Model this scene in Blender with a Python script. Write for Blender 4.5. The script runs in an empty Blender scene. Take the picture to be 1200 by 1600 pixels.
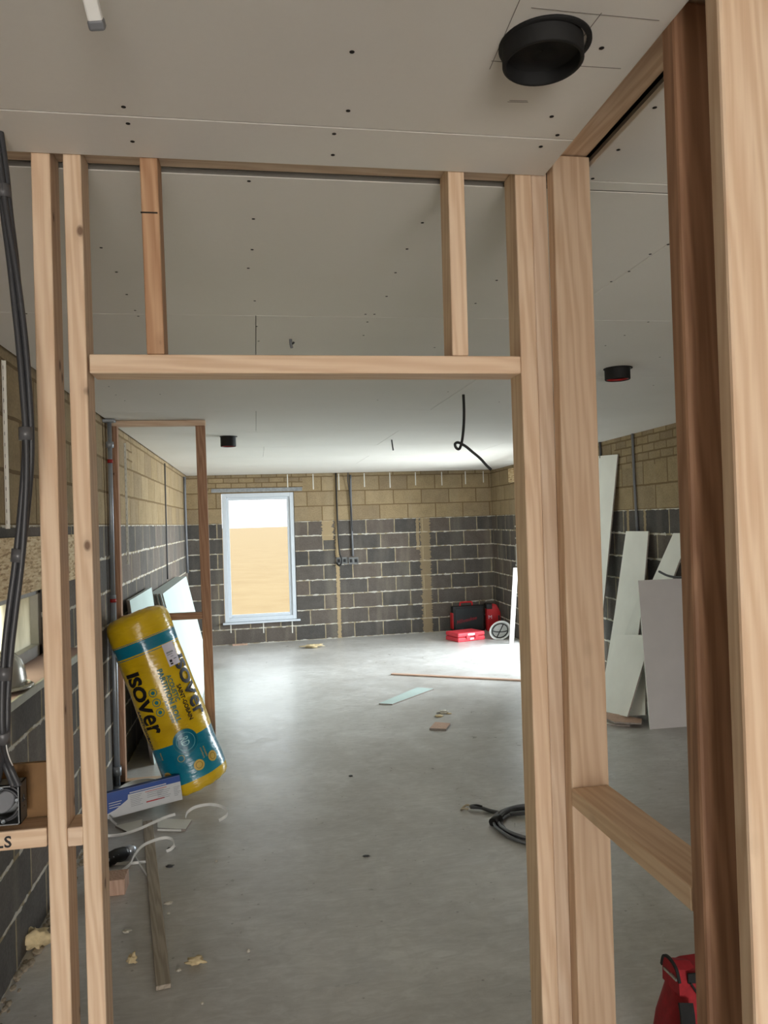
import bpy, bmesh, math, random
from mathutils import Vector, Matrix, noise
random.seed(7)
C = bpy.context.scene.collection
S = bpy.context.scene
R = math.radians
# ------------------------------------------------------------------ camera
H = 1.77; F = 1200.0
yaw, pitch, roll = R(9.5), R(.65), R(-1.79)
fwd = Vector((math.sin(yaw)*math.cos(pitch), math.cos(yaw)*math.cos(pitch), math.sin(pitch)))
rt0 = Vector((math.cos(yaw), -math.sin(yaw), 0)); up0 = rt0.cross(fwd)
rt = math.cos(roll)*rt0 + math.sin(roll)*up0
up = -math.sin(roll)*rt0 + math.cos(roll)*up0
cam = bpy.data.cameras.new('camera'); camo = bpy.data.objects.new('camera', cam); C.objects.link(camo)
cam.sensor_fit = 'VERTICAL'; cam.sensor_height = 24; cam.lens = F/1600*24; cam.clip_start = .02
camo.matrix_world = Matrix(((rt.x, up.x, -fwd.x, 0), (rt.y, up.y, -fwd.y, 0), (rt.z, up.z, -fwd.z, H), (0, 0, 0, 1)))
S.camera = camo
S.view_settings.view_transform = 'Standard'; S.view_settings.look = 'None'
S.view_settings.gamma = 1; S.view_settings.use_curve_mapping = False
S.view_settings.exposure = 0.0
# ------------------------------------------------------------------ world and daylight
w = bpy.data.worlds.new('overcast_sky'); S.world = w; w.use_nodes = True
nt = w.node_tree; nt.nodes.clear()
bg = nt.nodes.new('ShaderNodeBackground'); wo = nt.nodes.new('ShaderNodeOutputWorld')
bg.inputs[0].default_value = (.90, .95, 1, 1); bg.inputs[1].default_value = 3.0
nt.links.new(bg.outputs[0], wo.inputs[0])
def daylight(name, loc, rot, sx, sy, power, col):
    l = bpy.data.lights.new(name, 'AREA'); l.shape = 'RECTANGLE'; l.size = sx; l.size_y = sy
    l.energy = power; l.color = col
    o = bpy.data.objects.new(name, l); C.objects.link(o); o.location = loc; o.rotation_euler = rot
    return o
# daylight falling in through each opening of the building (light sits in the opening, pointing inwards)
daylight('daylight_patio_opening', (6.4, 9.4, 1.75), (0, R(94), R(-2)), 3.2, 5.0, 1550, (.86, .93, 1))
daylight('daylight_side_window', (-1.17, 2.85, 1.33), (0, R(-90), 0), .34, 1.6, 16, (.96, .98, .92))
daylight('daylight_rear_opening', (.4, -6.02, .95), (R(40), 0, 0), 2.6, 1.8, 420, (1, .96, .92))

# ------------------------------------------------------------------ helpers
CAM = Vector((0, 0, H))
def ray(x, y): return (x-600)/F*rt - (y-800)/F*up + fwd
def pY(x, y, Y): d = ray(x, y); return CAM + d*(Y/d.y)
def pX(x, y, X): d = ray(x, y); return CAM + d*(X/d.x)
def pZ(x, y, Z=0): d = ray(x, y); return CAM + d*((Z-H)/d.z)
def pPl(x, y, p, n): d = ray(x, y); return CAM + d*((Vector(p)-CAM).dot(Vector(n))/d.dot(Vector(n)))
def tag(o, label=None, cat=None, group=None, kind=None):
    if label: o['label'] = label
    if cat: o['category'] = cat
    if group: o['group'] = group
    if kind: o['kind'] = kind
    return o
def empty(name, loc, label, cat, group=None, mat=None):
    o = bpy.data.objects.new(name, None); C.objects.link(o)
    if mat is not None: o.matrix_world = mat
    else: o.location = loc
    o.empty_display_size = .05
    return tag(o, label, cat, group)
def link(name, bm, m, parent=None, smooth=False, mw=None, loc=None):
    me = bpy.data.meshes.new(name)
    bmesh.ops.recalc_face_normals(bm, faces=bm.faces)
    bm.to_mesh(me); bm.free()
    for mm in (m if isinstance(m, (list, tuple)) else [m]): me.materials.append(mm)
    if smooth:
        for p in me.polygons: p.use_smooth = True
    o = bpy.data.objects.new(name, me); C.objects.link(o)
    if parent is not None: o.parent = parent
    if mw is not None: o.matrix_world = mw
    if loc is not None: o.location = loc
    return o
def bx(bm, a, b, bev=0, seg=2, mi=0):
    a, b = Vector(a), Vector(b)
    r = bmesh.ops.create_cube(bm, size=1)
    vs = r['verts']
    for v in vs:
        v.co = Vector(((a[i]+b[i])/2 + v.co[i]*(b[i]-a[i]) for i in range(3)))
    fs = {f for v in vs for f in v.link_faces}
    for f in fs: f.material_index = mi
    if bev:
        es = {e for v in vs for e in v.link_edges}
        bmesh.ops.bevel(bm, geom=list(es), offset=bev, segments=seg, profile=.5, affect='EDGES')
    return vs
def box(name, a, b, m, parent=None, bev=0, seg=2, smooth=False, origin=None):
    bm = bmesh.new(); a, b = Vector(a), Vector(b)
    o0 = Vector(origin) if origin is not None else Vector((0, 0, 0))
    bx(bm, a-o0, b-o0, bev, seg)
    return link(name, bm, m, parent, smooth, loc=o0 if origin is not None else None)
def tube_bm(bm, pts, r, n=8, caps=True, mi=0):
    pts = [Vector(p) for p in pts]; rings = []
    rr = r if isinstance(r, (list, tuple)) else [r]*len(pts)
    t0 = (pts[1]-pts[0]).normalized(); ref = Vector((0, 0, 1)) if abs(t0.z) < .9 else Vector((1, 0, 0))
    u = t0.cross(ref).normalized()
    for i, p in enumerate(pts):
        t = (pts[min(i+1, len(pts)-1)] - pts[max(i-1, 0)]).normalized()
        u = (u - t*u.dot(t)).normalized(); v = t.cross(u)
        rings.append([bm.verts.new(p + (u*math.cos(2*math.pi*k/n) + v*math.sin(2*math.pi*k/n))*rr[i]) for k in range(n)])
    for a, b in zip(rings, rings[1:]):
        for k in range(n):
            f = bm.faces.new((a[k], a[(k+1) % n], b[(k+1) % n], b[k])); f.smooth = True; f.material_index = mi
    if caps:
        bm.faces.new(rings[0][::-1]).material_index = mi; bm.faces.new(rings[-1]).material_index = mi
def smooth_pts(pts, n=6):
    pts = [Vector(p) for p in pts]; out = []
    for i in range(len(pts)-1):
        p0, p1, p2, p3 = pts[max(i-1, 0)], pts[i], pts[i+1], pts[min(i+2, len(pts)-1)]
        for k in range(n):
            t = k/n
            out.append(.5*((2*p1) + (p2-p0)*t + (2*p0-5*p1+4*p2-p3)*t*t + (-p0+3*p1-3*p2+p3)*t**3))
    out.append(pts[-1]); return out
def tube(name, pts, r, m, parent=None, n=8, sm=6):
    bm = bmesh.new(); P = smooth_pts(pts, sm) if sm else pts
    tube_bm(bm, P, r, n)
    return link(name, bm, m, parent)
def lathe(bm, prof, n=32, mi=0, cap=True):
    rings = []
    for r, z in prof:
        rings.append([bm.verts.new((r*math.cos(2*math.pi*k/n), r*math.sin(2*math.pi*k/n), z)) for k in range(n)])
    for a, b in zip(rings, rings[1:]):
        for k in range(n):
            f = bm.faces.new((a[k], a[(k+1) % n], b[(k+1) % n], b[k])); f.smooth = True; f.material_index = mi
    if cap:
        bm.faces.new(rings[0][::-1]).material_index = mi; bm.faces.new(rings[-1]).material_index = mi
def sheet_bm(pts, th):
    """a board outlined by points lying in a plane, given its thickness (away from the camera)"""
    pts = [Vector(p) for p in pts]
    n = (pts[1]-pts[0]).cross(pts[2]-pts[0]).normalized()
    if n.dot(CAM-pts[0]) > 0: n = -n
    bm = bmesh.new()
    f = [bm.verts.new(p) for p in pts]; b = [bm.verts.new(p+n*th) for p in pts]
    bm.faces.new(f); bm.faces.new(b[::-1])
    for i in range(len(f)):
        j = (i+1) % len(f); fc = bm.faces.new((f[i], f[j], b[j], b[i])); fc.material_index = 1
    return bm
def sheet(name, pts, th, m, parent=None):
    base = Vector(pts[0]); bm = sheet_bm(pts, th)
    bmesh.ops.translate(bm, verts=bm.verts, vec=-base)
    return link(name, bm, m, parent, loc=base)
def ribbon(name, pts, wdt, th, m, side=None, parent=None, sm=8):
    P = smooth_pts(pts, sm); bm = bmesh.new(); rings = []
    for i, p in enumerate(P):
        t = (P[min(i+1, len(P)-1)]-P[max(i-1, 0)]).normalized()
        s = Vector(side) if side else Vector((0, 0, 1))
        s = (s - t*s.dot(t)).normalized(); u = t.cross(s)
        rings.append([bm.verts.new(p + s*wdt/2*a + u*th/2*b) for a, b in ((-1, -1), (1, -1), (1, 1), (-1, 1))])
    for a, b in zip(rings, rings[1:]):
        for k in range(4): bm.faces.new((a[k], a[(k+1) % 4], b[(k+1) % 4], b[k]))
    bm.faces.new(rings[0]); bm.faces.new(rings[-1])
    return link(name, bm, m, parent)
def text_mesh(txt, size, ext=.001, shear=0, bold=0.0, spacing=1.0):
    c = bpy.data.curves.new('t', 'FONT'); c.body = txt; c.size = size; c.extrude = ext; c.shear = shear
    c.offset = bold; c.space_character = spacing; c.resolution_u = 3
    o = bpy.data.objects.new('t', c); C.objects.link(o)
    dg = bpy.context.evaluated_depsgraph_get(); me = bpy.data.meshes.new_from_object(o.evaluated_get(dg))
    bpy.data.objects.remove(o); bpy.data.curves.remove(c)
    bm = bmesh.new(); bm.from_mesh(me); bpy.data.meshes.remove(me)
    return bm
# ------------------------------------------------------------------ materials
def srgb(r, g, b):
    f = lambda c: ((c/255)/12.92 if c/255 <= .04045 else ((c/255+.055)/1.055)**2.4)
    return (f(r), f(g), f(b), 1)
class N:
    def __init__(s, name):
        s.m = bpy.data.materials.new(name); s.m.use_nodes = True; s.t = s.m.node_tree
        s.b = s.t.nodes['Principled BSDF']
    def n(s, typ, **kw):
        nd = s.t.nodes.new('ShaderNode'+typ)
        for k, v in kw.items():
            if k[0] == '_': nd.inputs[k[1:].replace('_', ' ')].default_value = v
            else: setattr(nd, k, v)
        return nd
    def l(s, a, b): s.t.links.new(a, b)
    def math(s, op, a, b=None, c=None):
        nd = s.n('Math', operation=op)
        for i, x in enumerate((a, b, c)):
            if x is None: continue
            if isinstance(x, (int, float)): nd.inputs[i].default_value = x
            else: s.l(x, nd.inputs[i])
        return nd.outputs[0]
    def mix(s, f, a, b, bt='MIX'):
        nd = s.n('Mix', data_type='RGBA', blend_type=bt)
        for i, x in ((0, f), (6, a), (7, b)):
            if isinstance(x, (int, float, tuple)): nd.inputs[i].default_value = x
            else: s.l(x, nd.inputs[i])
        return nd.outputs[2]
    def ramp(s, f, *st):
        nd = s.n('ValToRGB'); e = nd.color_ramp.elements
        while len(e) < len(st): e.new(.5)
        for el, (p, c) in zip(e, st):
            el.position = p; el.color = c if isinstance(c, tuple) else (c, c, c, 1)
        s.l(f, nd.inputs[0]); return nd.outputs[0]
    def noise(s, vec, scale, detail=3, rough=.5, dist=0):
        nd = s.n('TexNoise', _Scale=scale, _Detail=detail, _Roughness=rough, _Distortion=dist)
        s.l(vec, nd.inputs['Vector']); return nd.outputs['Fac']
    def obj(s): return s.n('TexCoord').outputs['Object']
    def rnd(s): return s.n('ObjectInfo').outputs['Random']
    def scl(s, vec, sc, off=None):
        nd = s.n('Mapping'); nd.inputs['Scale'].default_value = sc; s.l(vec, nd.inputs['Vector'])
        if off is not None:
            cb = s.n('CombineXYZ'); 
            for i in range(3): s.l(s.math('MULTIPLY', off, (37., 51., 23.)[i]), cb.inputs[i])
            s.l(cb.outputs[0], nd.inputs['Location'])
        return nd.outputs[0]
    def bump(s, h, strength=.3, dist=.01):
        nd = s.n('Bump', _Strength=strength, _Distance=dist); s.l(h, nd.inputs['Height']); s.l(nd.outputs[0], s.b.inputs['Normal'])
    def col(s, c):
        if isinstance(c, tuple): s.b.inputs['Base Color'].default_value = c
        else: s.l(c, s.b.inputs['Base Color'])
    def rough(s, r):
        if isinstance(r, (int, float)): s.b.inputs['Roughness'].default_value = r
        else: s.l(r, s.b.inputs['Roughness'])
def plain(name, c, rough=.6, metal=0, var=.06, scale=20, spec=.5, bump=0):
    k = N(name); c0 = tuple(x*(1-var) for x in c[:3])+(1,); c1 = tuple(min(1, x*(1+var)) for x in c[:3])+(1,)
    nz = k.noise(k.obj(), scale, 3)
    k.col(k.ramp(nz, (.3, c0), (.7, c1))); k.rough(rough); k.b.inputs['Metallic'].default_value = metal
    k.b.inputs['Specular IOR Level'].default_value = spec
    if bump: k.bump(k.noise(k.obj(), scale*4, 3), bump, .003)
    return k.m
def wood(name, light, dark, knot=.78, rough=.62):
    k = N(name); o = k.obj(); r = k.rnd()
    v = k.scl(o, (1, 1, .07), r)
    wv = k.n('TexWave', wave_type='BANDS', bands_direction='DIAGONAL', _Scale=26, _Distortion=7, _Detail=2, _Detail_Scale=1.6)
    k.l(v, wv.inputs['Vector'])
    fib = k.noise(k.scl(o, (260, 260, 4), r), 1, 2)
    big = k.noise(k.scl(o, (5, 5, 1.0), r), 1, 2)
    f = k.math('ADD', k.math('MULTIPLY', wv.outputs['Fac'], .55), k.math('MULTIPLY', fib, .45))
    c = k.ramp(f, (.12, light), (.9, dark))
    c = k.mix(k.math('MULTIPLY', k.ramp(big, (.35, 0.0), (.75, 1.0)), .35), c, tuple(x*y for x, y in zip(light[:3], (1.06, .96, .9)))+(1,))
    vo = k.n('TexVoronoi', feature='F1', distance='EUCLIDEAN', _Scale=1)
    k.l(k.scl(o, (15, 15, 9), r), vo.inputs['Vector'])
    sep = k.n('SeparateColor'); k.l(vo.outputs['Color'], sep.inputs[0])
    on = k.math('GREATER_THAN', sep.outputs[0], knot)
    kd = k.math('MULTIPLY', k.ramp(vo.outputs['Distance'], (.06, 1.0), (.12, 0.0)), on)
    halo = k.math('MULTIPLY', k.ramp(vo.outputs['Distance'], (.10, 1.0), (.26, 0.0)), on)
    c = k.mix(k.math('MULTIPLY', halo, .35), c, tuple(x*.72 for x in dark[:3])+(1,))
    c = k.mix(k.math('MULTIPLY', kd, .85), c, (dark[0]*.22, dark[1]*.16, dark[2]*.14, 1))
    k.col(c); k.rough(rough); k.b.inputs['Specular IOR Level'].default_value = .3
    k.bump(f, .12, .002)
    return k.m
M = {}
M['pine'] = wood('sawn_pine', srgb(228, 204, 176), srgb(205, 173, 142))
M['pine_pale'] = wood('pale_pine', srgb(224, 202, 178), srgb(204, 176, 148))
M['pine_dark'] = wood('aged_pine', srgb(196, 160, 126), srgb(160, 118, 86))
M['pine_grey'] = wood('weathered_lath', srgb(182, 172, 156), srgb(144, 134, 118), .5)
M['pine_brown'] = wood('brown_pine', srgb(176, 138, 110), srgb(140, 104, 80))

def blocks(name, tan_from=1.8, small=None, streaks=(), seed=0., tone=0):
    """concrete blockwork: local x runs along the wall, local z is height"""
    k = N(name); o = k.obj(); sp = k.n('SeparateXYZ'); k.l(o, sp.inputs[0])
    x, z = sp.outputs[0], sp.outputs[2]
    cb = k.n('CombineXYZ'); k.l(k.math('ADD', x, 40+seed), cb.inputs[0]); k.l(z, cb.inputs[1])
    uv = cb.outputs[0]
    wob = k.n('TexNoise', _Scale=9, _Detail=3); k.l(o, wob.inputs['Vector'])
    wv = k.n('VectorMath', operation='MULTIPLY_ADD'); k.l(wob.outputs['Color'], wv.inputs[0]); wv.inputs[1].default_value = (.012, .012, 0); k.l(uv, wv.inputs[2])
    uvw = k.n('VectorMath', operation='SUBTRACT'); k.l(wv.outputs[0], uvw.inputs[0]); uvw.inputs[1].default_value = (.006, .006, 0)
    def brick(bw, rh, ms):
        b = k.n('TexBrick', offset=.5, _Scale=1, _Mortar_Size=ms, _Mortar_Smooth=.15, _Bias=0, _Brick_Width=bw, _Row_Height=rh)
        b.inputs['Color1'].default_value = (0, 0, 0, 1); b.inputs['Color2'].default_value = (1, 1, 1, 1); b.inputs['Mortar'].default_value = (.5, .5, .5, 1)
        k.l(uvw.outputs[0], b.inputs['Vector']); return b.outputs['Color'], b.outputs['Fac']
    bc, bf = brick(.45, .225, .009)
    if small:
        u0, u1, z0 = small; sc, sf = brick(.225, .075, .008)
        m = k.math('MULTIPLY', k.math('MULTIPLY', k.math('GREATER_THAN', x, u0), k.math('LESS_THAN', x, u1)), k.math('GREATER_THAN', z, z0))
        bc = k.mix(m, bc, sc); bf = k.mix(m, bf, sf)
    tan = k.math('GREATER_THAN', z, tan_from)
    n1 = k.noise(o, 2.2, 4, .6); n2 = k.noise(o, 60, 3, .7); n3 = k.noise(o, 7, 5, .7)
    grey = k.ramp(bc, (0, srgb(84+tone, 81+tone, 78+tone)), (.5, srgb(98+tone, 93+tone, 88+tone)), (1, srgb(108+tone, 98+tone, 90+tone)))
    tn = k.ramp(bc, (0, srgb(158, 138, 106)), (.5, srgb(168, 148, 116)), (1, srgb(146, 128, 102)))
    c = k.mix(tan, grey, tn)
    c = k.mix(1., c, k.ramp(n2, (.3, .80), (.7, 1.12)), 'MULTIPLY')
    c = k.mix(1., c, k.ramp(n3, (.3, .84), (.75, 1.14)), 'MULTIPLY')
    # dusty vertical smears
    sm = k.noise(k.scl(o, (4, 4, .6)), 1, 3)
    c = k.mix(k.math('MULTIPLY', k.ramp(sm, (.52, 0.), (.76, 1.)), .20), c, srgb(178, 168, 148))
    mort = k.mix(tan, k.ramp(n3, (.35, srgb(140, 126, 98)), (.6, srgb(172, 160, 136))), srgb(122, 102, 74))
    c = k.mix(bf, c, mort)
    # white salts along the bed joints of the grey courses
    d = k.math('PINGPONG', z, .1125)
    fr = k.math('MULTIPLY', k.math('LESS_THAN', d, k.math('MULTIPLY', k.ramp(k.noise(k.scl(o, (11, 11, 30)), 1, 3), (.42, 0.), (.68, 1.)), .017)), k.math('SUBTRACT', 1., tan))
    c = k.mix(k.math('MULTIPLY', fr, .6), c, srgb(222, 220, 212))
    for (u, wd, za, zb, am) in streaks:
        jit = k.math('MULTIPLY', k.math('SUBTRACT', k.noise(k.scl(o, (1, 1, 12)), 3, 3), .5), wd*.8)
        du = k.math('ABSOLUTE', k.math('ADD', k.math('SUBTRACT', x, u), jit))
        mk = k.math('MULTIPLY', k.math('LESS_THAN', du, wd/2), k.math('MULTIPLY', k.math('GREATER_THAN', z, za), k.math('LESS_THAN', z, zb)))
        c = k.mix(k.math('MULTIPLY', mk, am), c, srgb(176, 154, 118))
    k.col(c); k.rough(.92); k.b.inputs['Specular IOR Level'].default_value = .15
    h = k.math('ADD', k.math('MULTIPLY', bf, -.7), k.math('MULTIPLY', n2, .35))
    k.bump(h, .45, .008)
    return k.m
M['blocks_left'] = blocks('blockwork_left', seed=.1, tone=14, small=(6.25, 6.65, 2.2))
M['blocks_far'] = blocks('blockwork_far', seed=.07, small=(.28, 1.72, 2.29), streaks=((2.22, .055, 0, 2.5, .85), (3.62, .16, 0.0, 1.8, .55), (2.08, .17, 1.5, 1.8, .8), (3.5, .05, 1.3, 1.8, .6)))
M['blocks_right'] = blocks('blockwork_right', seed=.2, small=(5.75, 7.2, 2.2), streaks=((6.95, .05, 1.5, 1.8, .7), (6.6, .05, 1.1, 1.8, .6)))
M['blocks_back'] = blocks('blockwork_back')

k = N('power_floated_concrete'); o = k.obj()
a = k.noise(o, .9, 5, .6, .6); b_ = k.noise(o, 5, 5, .65, 1.2); c_ = k.noise(k.scl(o, (3, 9, 3)), 2.4, 5, .7, 1.5)
f = k.math('ADD', k.math('MULTIPLY', a, .45), k.math('ADD', k.math('MULTIPLY', b_, .25), k.math('MULTIPLY', c_, .3)))
cc = k.ramp(f, (.38, srgb(174, 171, 166)), (.50, srgb(194, 192, 188)), (.62, srgb(216, 215, 212)))
vo = k.n('TexVoronoi', _Scale=26); k.l(o, vo.inputs['Vector']); sp = k.n('SeparateColor'); k.l(vo.outputs['Color'], sp.inputs[0])
sk = k.math('MULTIPLY', k.math('GREATER_THAN', sp.outputs[0], .93), k.ramp(vo.outputs['Distance'], (.10, 1.), (.2, 0.)))
cc = k.mix(k.math('MULTIPLY', sk, .45), cc, srgb(70, 66, 60))
k.col(cc); k.rough(k.ramp(b_, (.3, .27), (.7, .42))); k.bump(k.math('ADD', c_, k.math('MULTIPLY', b_, .6)), .03, .006)
k.b.inputs['Specular IOR Level'].default_value = .5
M['concrete'] = k.m
k = N('plasterboard_ceiling'); o = k.obj()
nz = k.noise(o, 1.1, 4); fine = k.noise(o, 90, 2)
k.col(k.mix(k.math('MULTIPLY', fine, .15), k.ramp(nz, (.3, srgb(228, 225, 218)), (.7, srgb(235, 232, 226))), srgb(214, 210, 202)))
k.rough(.72); k.b.inputs['Specular IOR Level'].default_value = .3
M['ceiling'] = k.m
M['seam'] = plain('board_joint_and_edge_shade', srgb(120, 116, 108), .9)
M['pb_white'] = plain('plasterboard_white_face', srgb(240, 239, 230), .75, var=.03, scale=5)
M['pb_grey'] = plain('plasterboard_greyed_face', srgb(206, 202, 200), .8, var=.03, scale=5)
M['pb_green'] = plain('moisture_board_pale_green', srgb(190, 208, 204), .7, var=.03, scale=4)
M['pb_edge'] = plain('gypsum_edge', srgb(150, 140, 132), .9, var=.15, scale=60)
M['black'] = plain('black_plastic', srgb(20, 20, 21), .45, scale=30)
M['duct_black'] = plain('matt_black_duct', srgb(9, 9, 9), .75, scale=30)
M['red_rubber'] = plain('red_seal', srgb(150, 26, 24), .5)
M['cable'] = plain('dark_grey_cable', srgb(58, 59, 62), .45)
M['cable_grey'] = plain('grey_cable', srgb(110, 112, 116), .45)
M['tape'] = plain('grey_tape', srgb(86, 86, 88), .35)
M['white_plastic'] = plain('white_plastic', srgb(232, 232, 228), .4)
M['upvc'] = plain('white_upvc', srgb(214, 222, 230), .35, var=.02)
M['steel'] = plain('galvanised_steel', srgb(140, 146, 150), .4, .8, .2, 25)
M['bead'] = plain('white_render_bead', srgb(225, 222, 212), .6)
M['hole'] = plain('near_black_mark', srgb(30, 26, 22), .9)  # near-black tone of screw heads, saw line and bead slots
M['grey_metal'] = plain('grey_painted_tube', srgb(150, 156, 162), .4, .4)
M['galv_box'] = plain('steel_back_box', srgb(120, 122, 122), .45, .7, .15, 40)
M['red'] = plain('red_plastic', srgb(196, 22, 30), .4, var=.08)
M['redlight'] = plain('faded_red_case', srgb(222, 62, 74), .5, var=.08)
M['redfab'] = plain('red_nylon_fabric', srgb(150, 24, 34), .8, var=.2, scale=40, bump=.4)
M['blackfab'] = plain('black_webbing', srgb(26, 27, 27), .85, var=.2, scale=60, bump=.4)
M['osb_d'] = None
k = N('oriented_strand_board'); o = k.obj()
cs = None
for i, rt_ in enumerate(((0, 0, -.55), (0, 0, .6))):
    mp = k.n('Mapping'); mp.inputs['Rotation'].default_value = (rt_[2], 0, 0); mp.inputs['Scale'].default_value = (10, 22, 110); k.l(o, mp.inputs['Vector'])
    vv = k.n('TexVoronoi', _Scale=1, _Randomness=1.); k.l(mp.outputs[0], vv.inputs['Vector'])
    s2 = k.n('SeparateColor'); k.l(vv.outputs['Color'], s2.inputs[0])
    cs = s2.outputs[0] if cs is None else k.mix(.5, cs, s2.outputs[0])
k.col(k.ramp(cs, (.12, srgb(170, 134, 90)), (.4, srgb(218, 188, 140)), (.85, srgb(240, 220, 180)))); k.rough(.75)
M['osb'] = k.m
k = N('clear_glass'); t = k.t; t.nodes.remove(k.b)
tr = k.n('BsdfTransparent'); tr.inputs[0].default_value = (.96, .97, .96, 1); gl = k.n('BsdfGlossy', _Roughness=.5); fz = k.n('Fresnel', _IOR=1.2)
mx = k.n('MixShader'); k.l(fz.outputs[0], mx.inputs[0]); k.l(tr.outputs[0], mx.inputs[1]); k.l(gl.outputs[0], mx.inputs[2])
k.l(mx.outputs[0], t.nodes['Material Output'].inputs[0]); M['glass'] = k.m
k = N('dusty_film_glass'); t = k.t; t.nodes.remove(k.b); o = k.obj()
tr = k.n('BsdfTransparent'); tr.inputs[0].default_value = (.62, .62, .54, 1); df = k.n('BsdfTranslucent'); df.inputs[0].default_value = srgb(240, 236, 220)
nz = k.noise(k.scl(o, (3, 3, 1.2)), 2.5, 3)
mx = k.n('MixShader'); k.l(k.ramp(nz, (.3, .25), (.75, .5)), mx.inputs[0]); k.l(tr.outputs[0], mx.inputs[1]); k.l(df.outputs[0], mx.inputs[2])
k.l(mx.outputs[0], t.nodes['Material Output'].inputs[0]); M['film_glass'] = k.m
k = N('sandy_ground'); o = k.obj()
k.col(k.ramp(k.noise(o, .8, 6, .65), (.3, srgb(150, 123, 80)), (.7, srgb(162, 137, 94)))); k.rough(.95); M['sand'] = k.m
M['foam'] = plain('dried_expanding_foam', srgb(214, 194, 152), .9, var=.15, scale=30, bump=.5)
M['foam_pale'] = plain('pale_plaster_crumb', srgb(206, 200, 186), .9, var=.1, scale=30)
M['pinkblock'] = wood('pink_sawn_offcut', srgb(206, 176, 156), srgb(176, 142, 122))
M['box_white'] = plain('white_card', srgb(214, 216, 218), .55, var=.02)
M['box_blue'] = plain('blue_print', srgb(22, 70, 150), .5, var=.04)
M['ink'] = plain('black_ink', srgb(18, 16, 20), .6)
M['ink_red'] = plain('red_print', srgb(190, 60, 62), .6)
M['ink_grey'] = plain('grey_print', srgb(150, 154, 160), .6)
M['teal_ink'] = plain('teal_print', srgb(30, 120, 128), .3)
M['label_white'] = plain('white_label', srgb(226, 220, 232), .35, var=.02)
M['silver'] = plain('silver_shell', srgb(190, 188, 180), .25, .7, .1, 10)
M['sill'] = plain('pink_grey_sill', srgb(186, 158, 152), .6, var=.08, scale=4)
M['sill_edge'] = plain('pale_sill_edge', srgb(190, 190, 178), .7)
M['frame_grey'] = plain('grey_window_frame', srgb(168, 166, 160), .5)
M['pencil'] = plain('pencil_mark', srgb(128, 122, 116), .9)
M['pipe_black'] = plain('black_pvc_cable', srgb(18, 18, 18), .4)
M['mortar'] = plain('mortar_droppings', srgb(158, 146, 128), .95, var=.25, scale=30, bump=.6)

# ------------------------------------------------------------------ structure
CN, CF = 2.508, 2.519            # undersides of the near and the far ceiling boards
box('floor', (-1.4, -6.4, -.2), (5, 12.2, 0), M['concrete']); tag(bpy.data.objects['floor'], kind='structure')
gr = box('outside_ground', (-600, -600, -.42), (600, 600, -.40), M['sand']); tag(gr, 'sandy orange bare ground outside the far window', 'ground', kind='structure')
# left wall: x=-1 plane, local x = world y
def wall(name, pieces, mat, loc, rz):
    bm = bmesh.new()
    for a, b in pieces: bx(bm, a, b)
    o = link(name, bm, mat); o.location = loc; o.rotation_euler = (0, 0, rz)
    return tag(o, kind='structure')
# rotated +90 about z: local x -> world y, local y -> world -x
WY0, WY1, WZ0, WZ1 = 1.9, 4.15, 1.13, 1.50
wall('wall_left', [((-6.3, 0, 0), (12.1, .3, WZ0)), ((-6.3, 0, WZ1), (12.1, .3, 2.9)), ((-6.3, 0, WZ0), (WY0, .3, WZ1)), ((WY1, 0, WZ0), (12.1, .3, WZ1))], M['blocks_left'], (-1.0, 0, 0), R(90))
fa = math.atan2(.24, 4.72)
FP = Vector((-1.0, 11.61, 0)); FD = Vector((math.cos(fa), math.sin(fa), 0)); FN = Vector((math.sin(fa), -math.cos(fa), 0))
def pF(x, y, off=0): return pPl(x, y, FP+FN*off, FN)
def fu(x, y): p = pF(x, y); return (p-FP).dot(FD), p.z
uL, zT = fu(345, 771); uR, _ = fu(459, 770); _, zB = fu(408, 970)
uR2, _ = fu(465, 968); uL2, _ = fu(352, 973); uL = (uL+uL2)/2; uR = (uR+uR2)/2
wall('wall_far', [((-.4, 0, 0), (uL, .3, 2.9)), ((uR, 0, 0), (5.6, .3, 2.9)), ((uL, 0, 0), (uR, .3, zB)), ((uL, 0, zT), (uR, .3, 2.9))], M['blocks_far'], FP, fa)
ra = -math.atan(.0351)
DY0, DY1, DZ = 7.75, 10.5, 2.22
wall('wall_right', [((-6.3, -.3, 0), (DY0, 0, 2.9)), ((DY1, -.3, 0), (12.4, 0, 2.9)), ((DY0, -.3, DZ), (DY1, 0, 2.9))], M['blocks_right'], (3.31, 0, 0), R(90)+ra)
wall('wall_back', [((-1.4, -.3, 0), (-.9, 0, 2.9)), ((1.7, -.3, 0), (4.2, 0, 2.9)), ((-.9, -.3, 1.9), (1.7, 0, 2.9))], M['blocks_back'], (0, -6.0, 0), 0)
RP = Vector((3.31, 0, 0)); RN = Vector((-1, .0351, 0)).normalized()
def pR(x, y, off=0): return pPl(x, y, RP+RN*off, RN)
box('light_block_roof', (-1.5, -6.5, 2.9), (5.2, 12.5, 3.0), M['seam']); tag(bpy.data.objects['light_block_roof'], kind='structure')  # unseen roof slab added over the ceilings to block light
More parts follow.
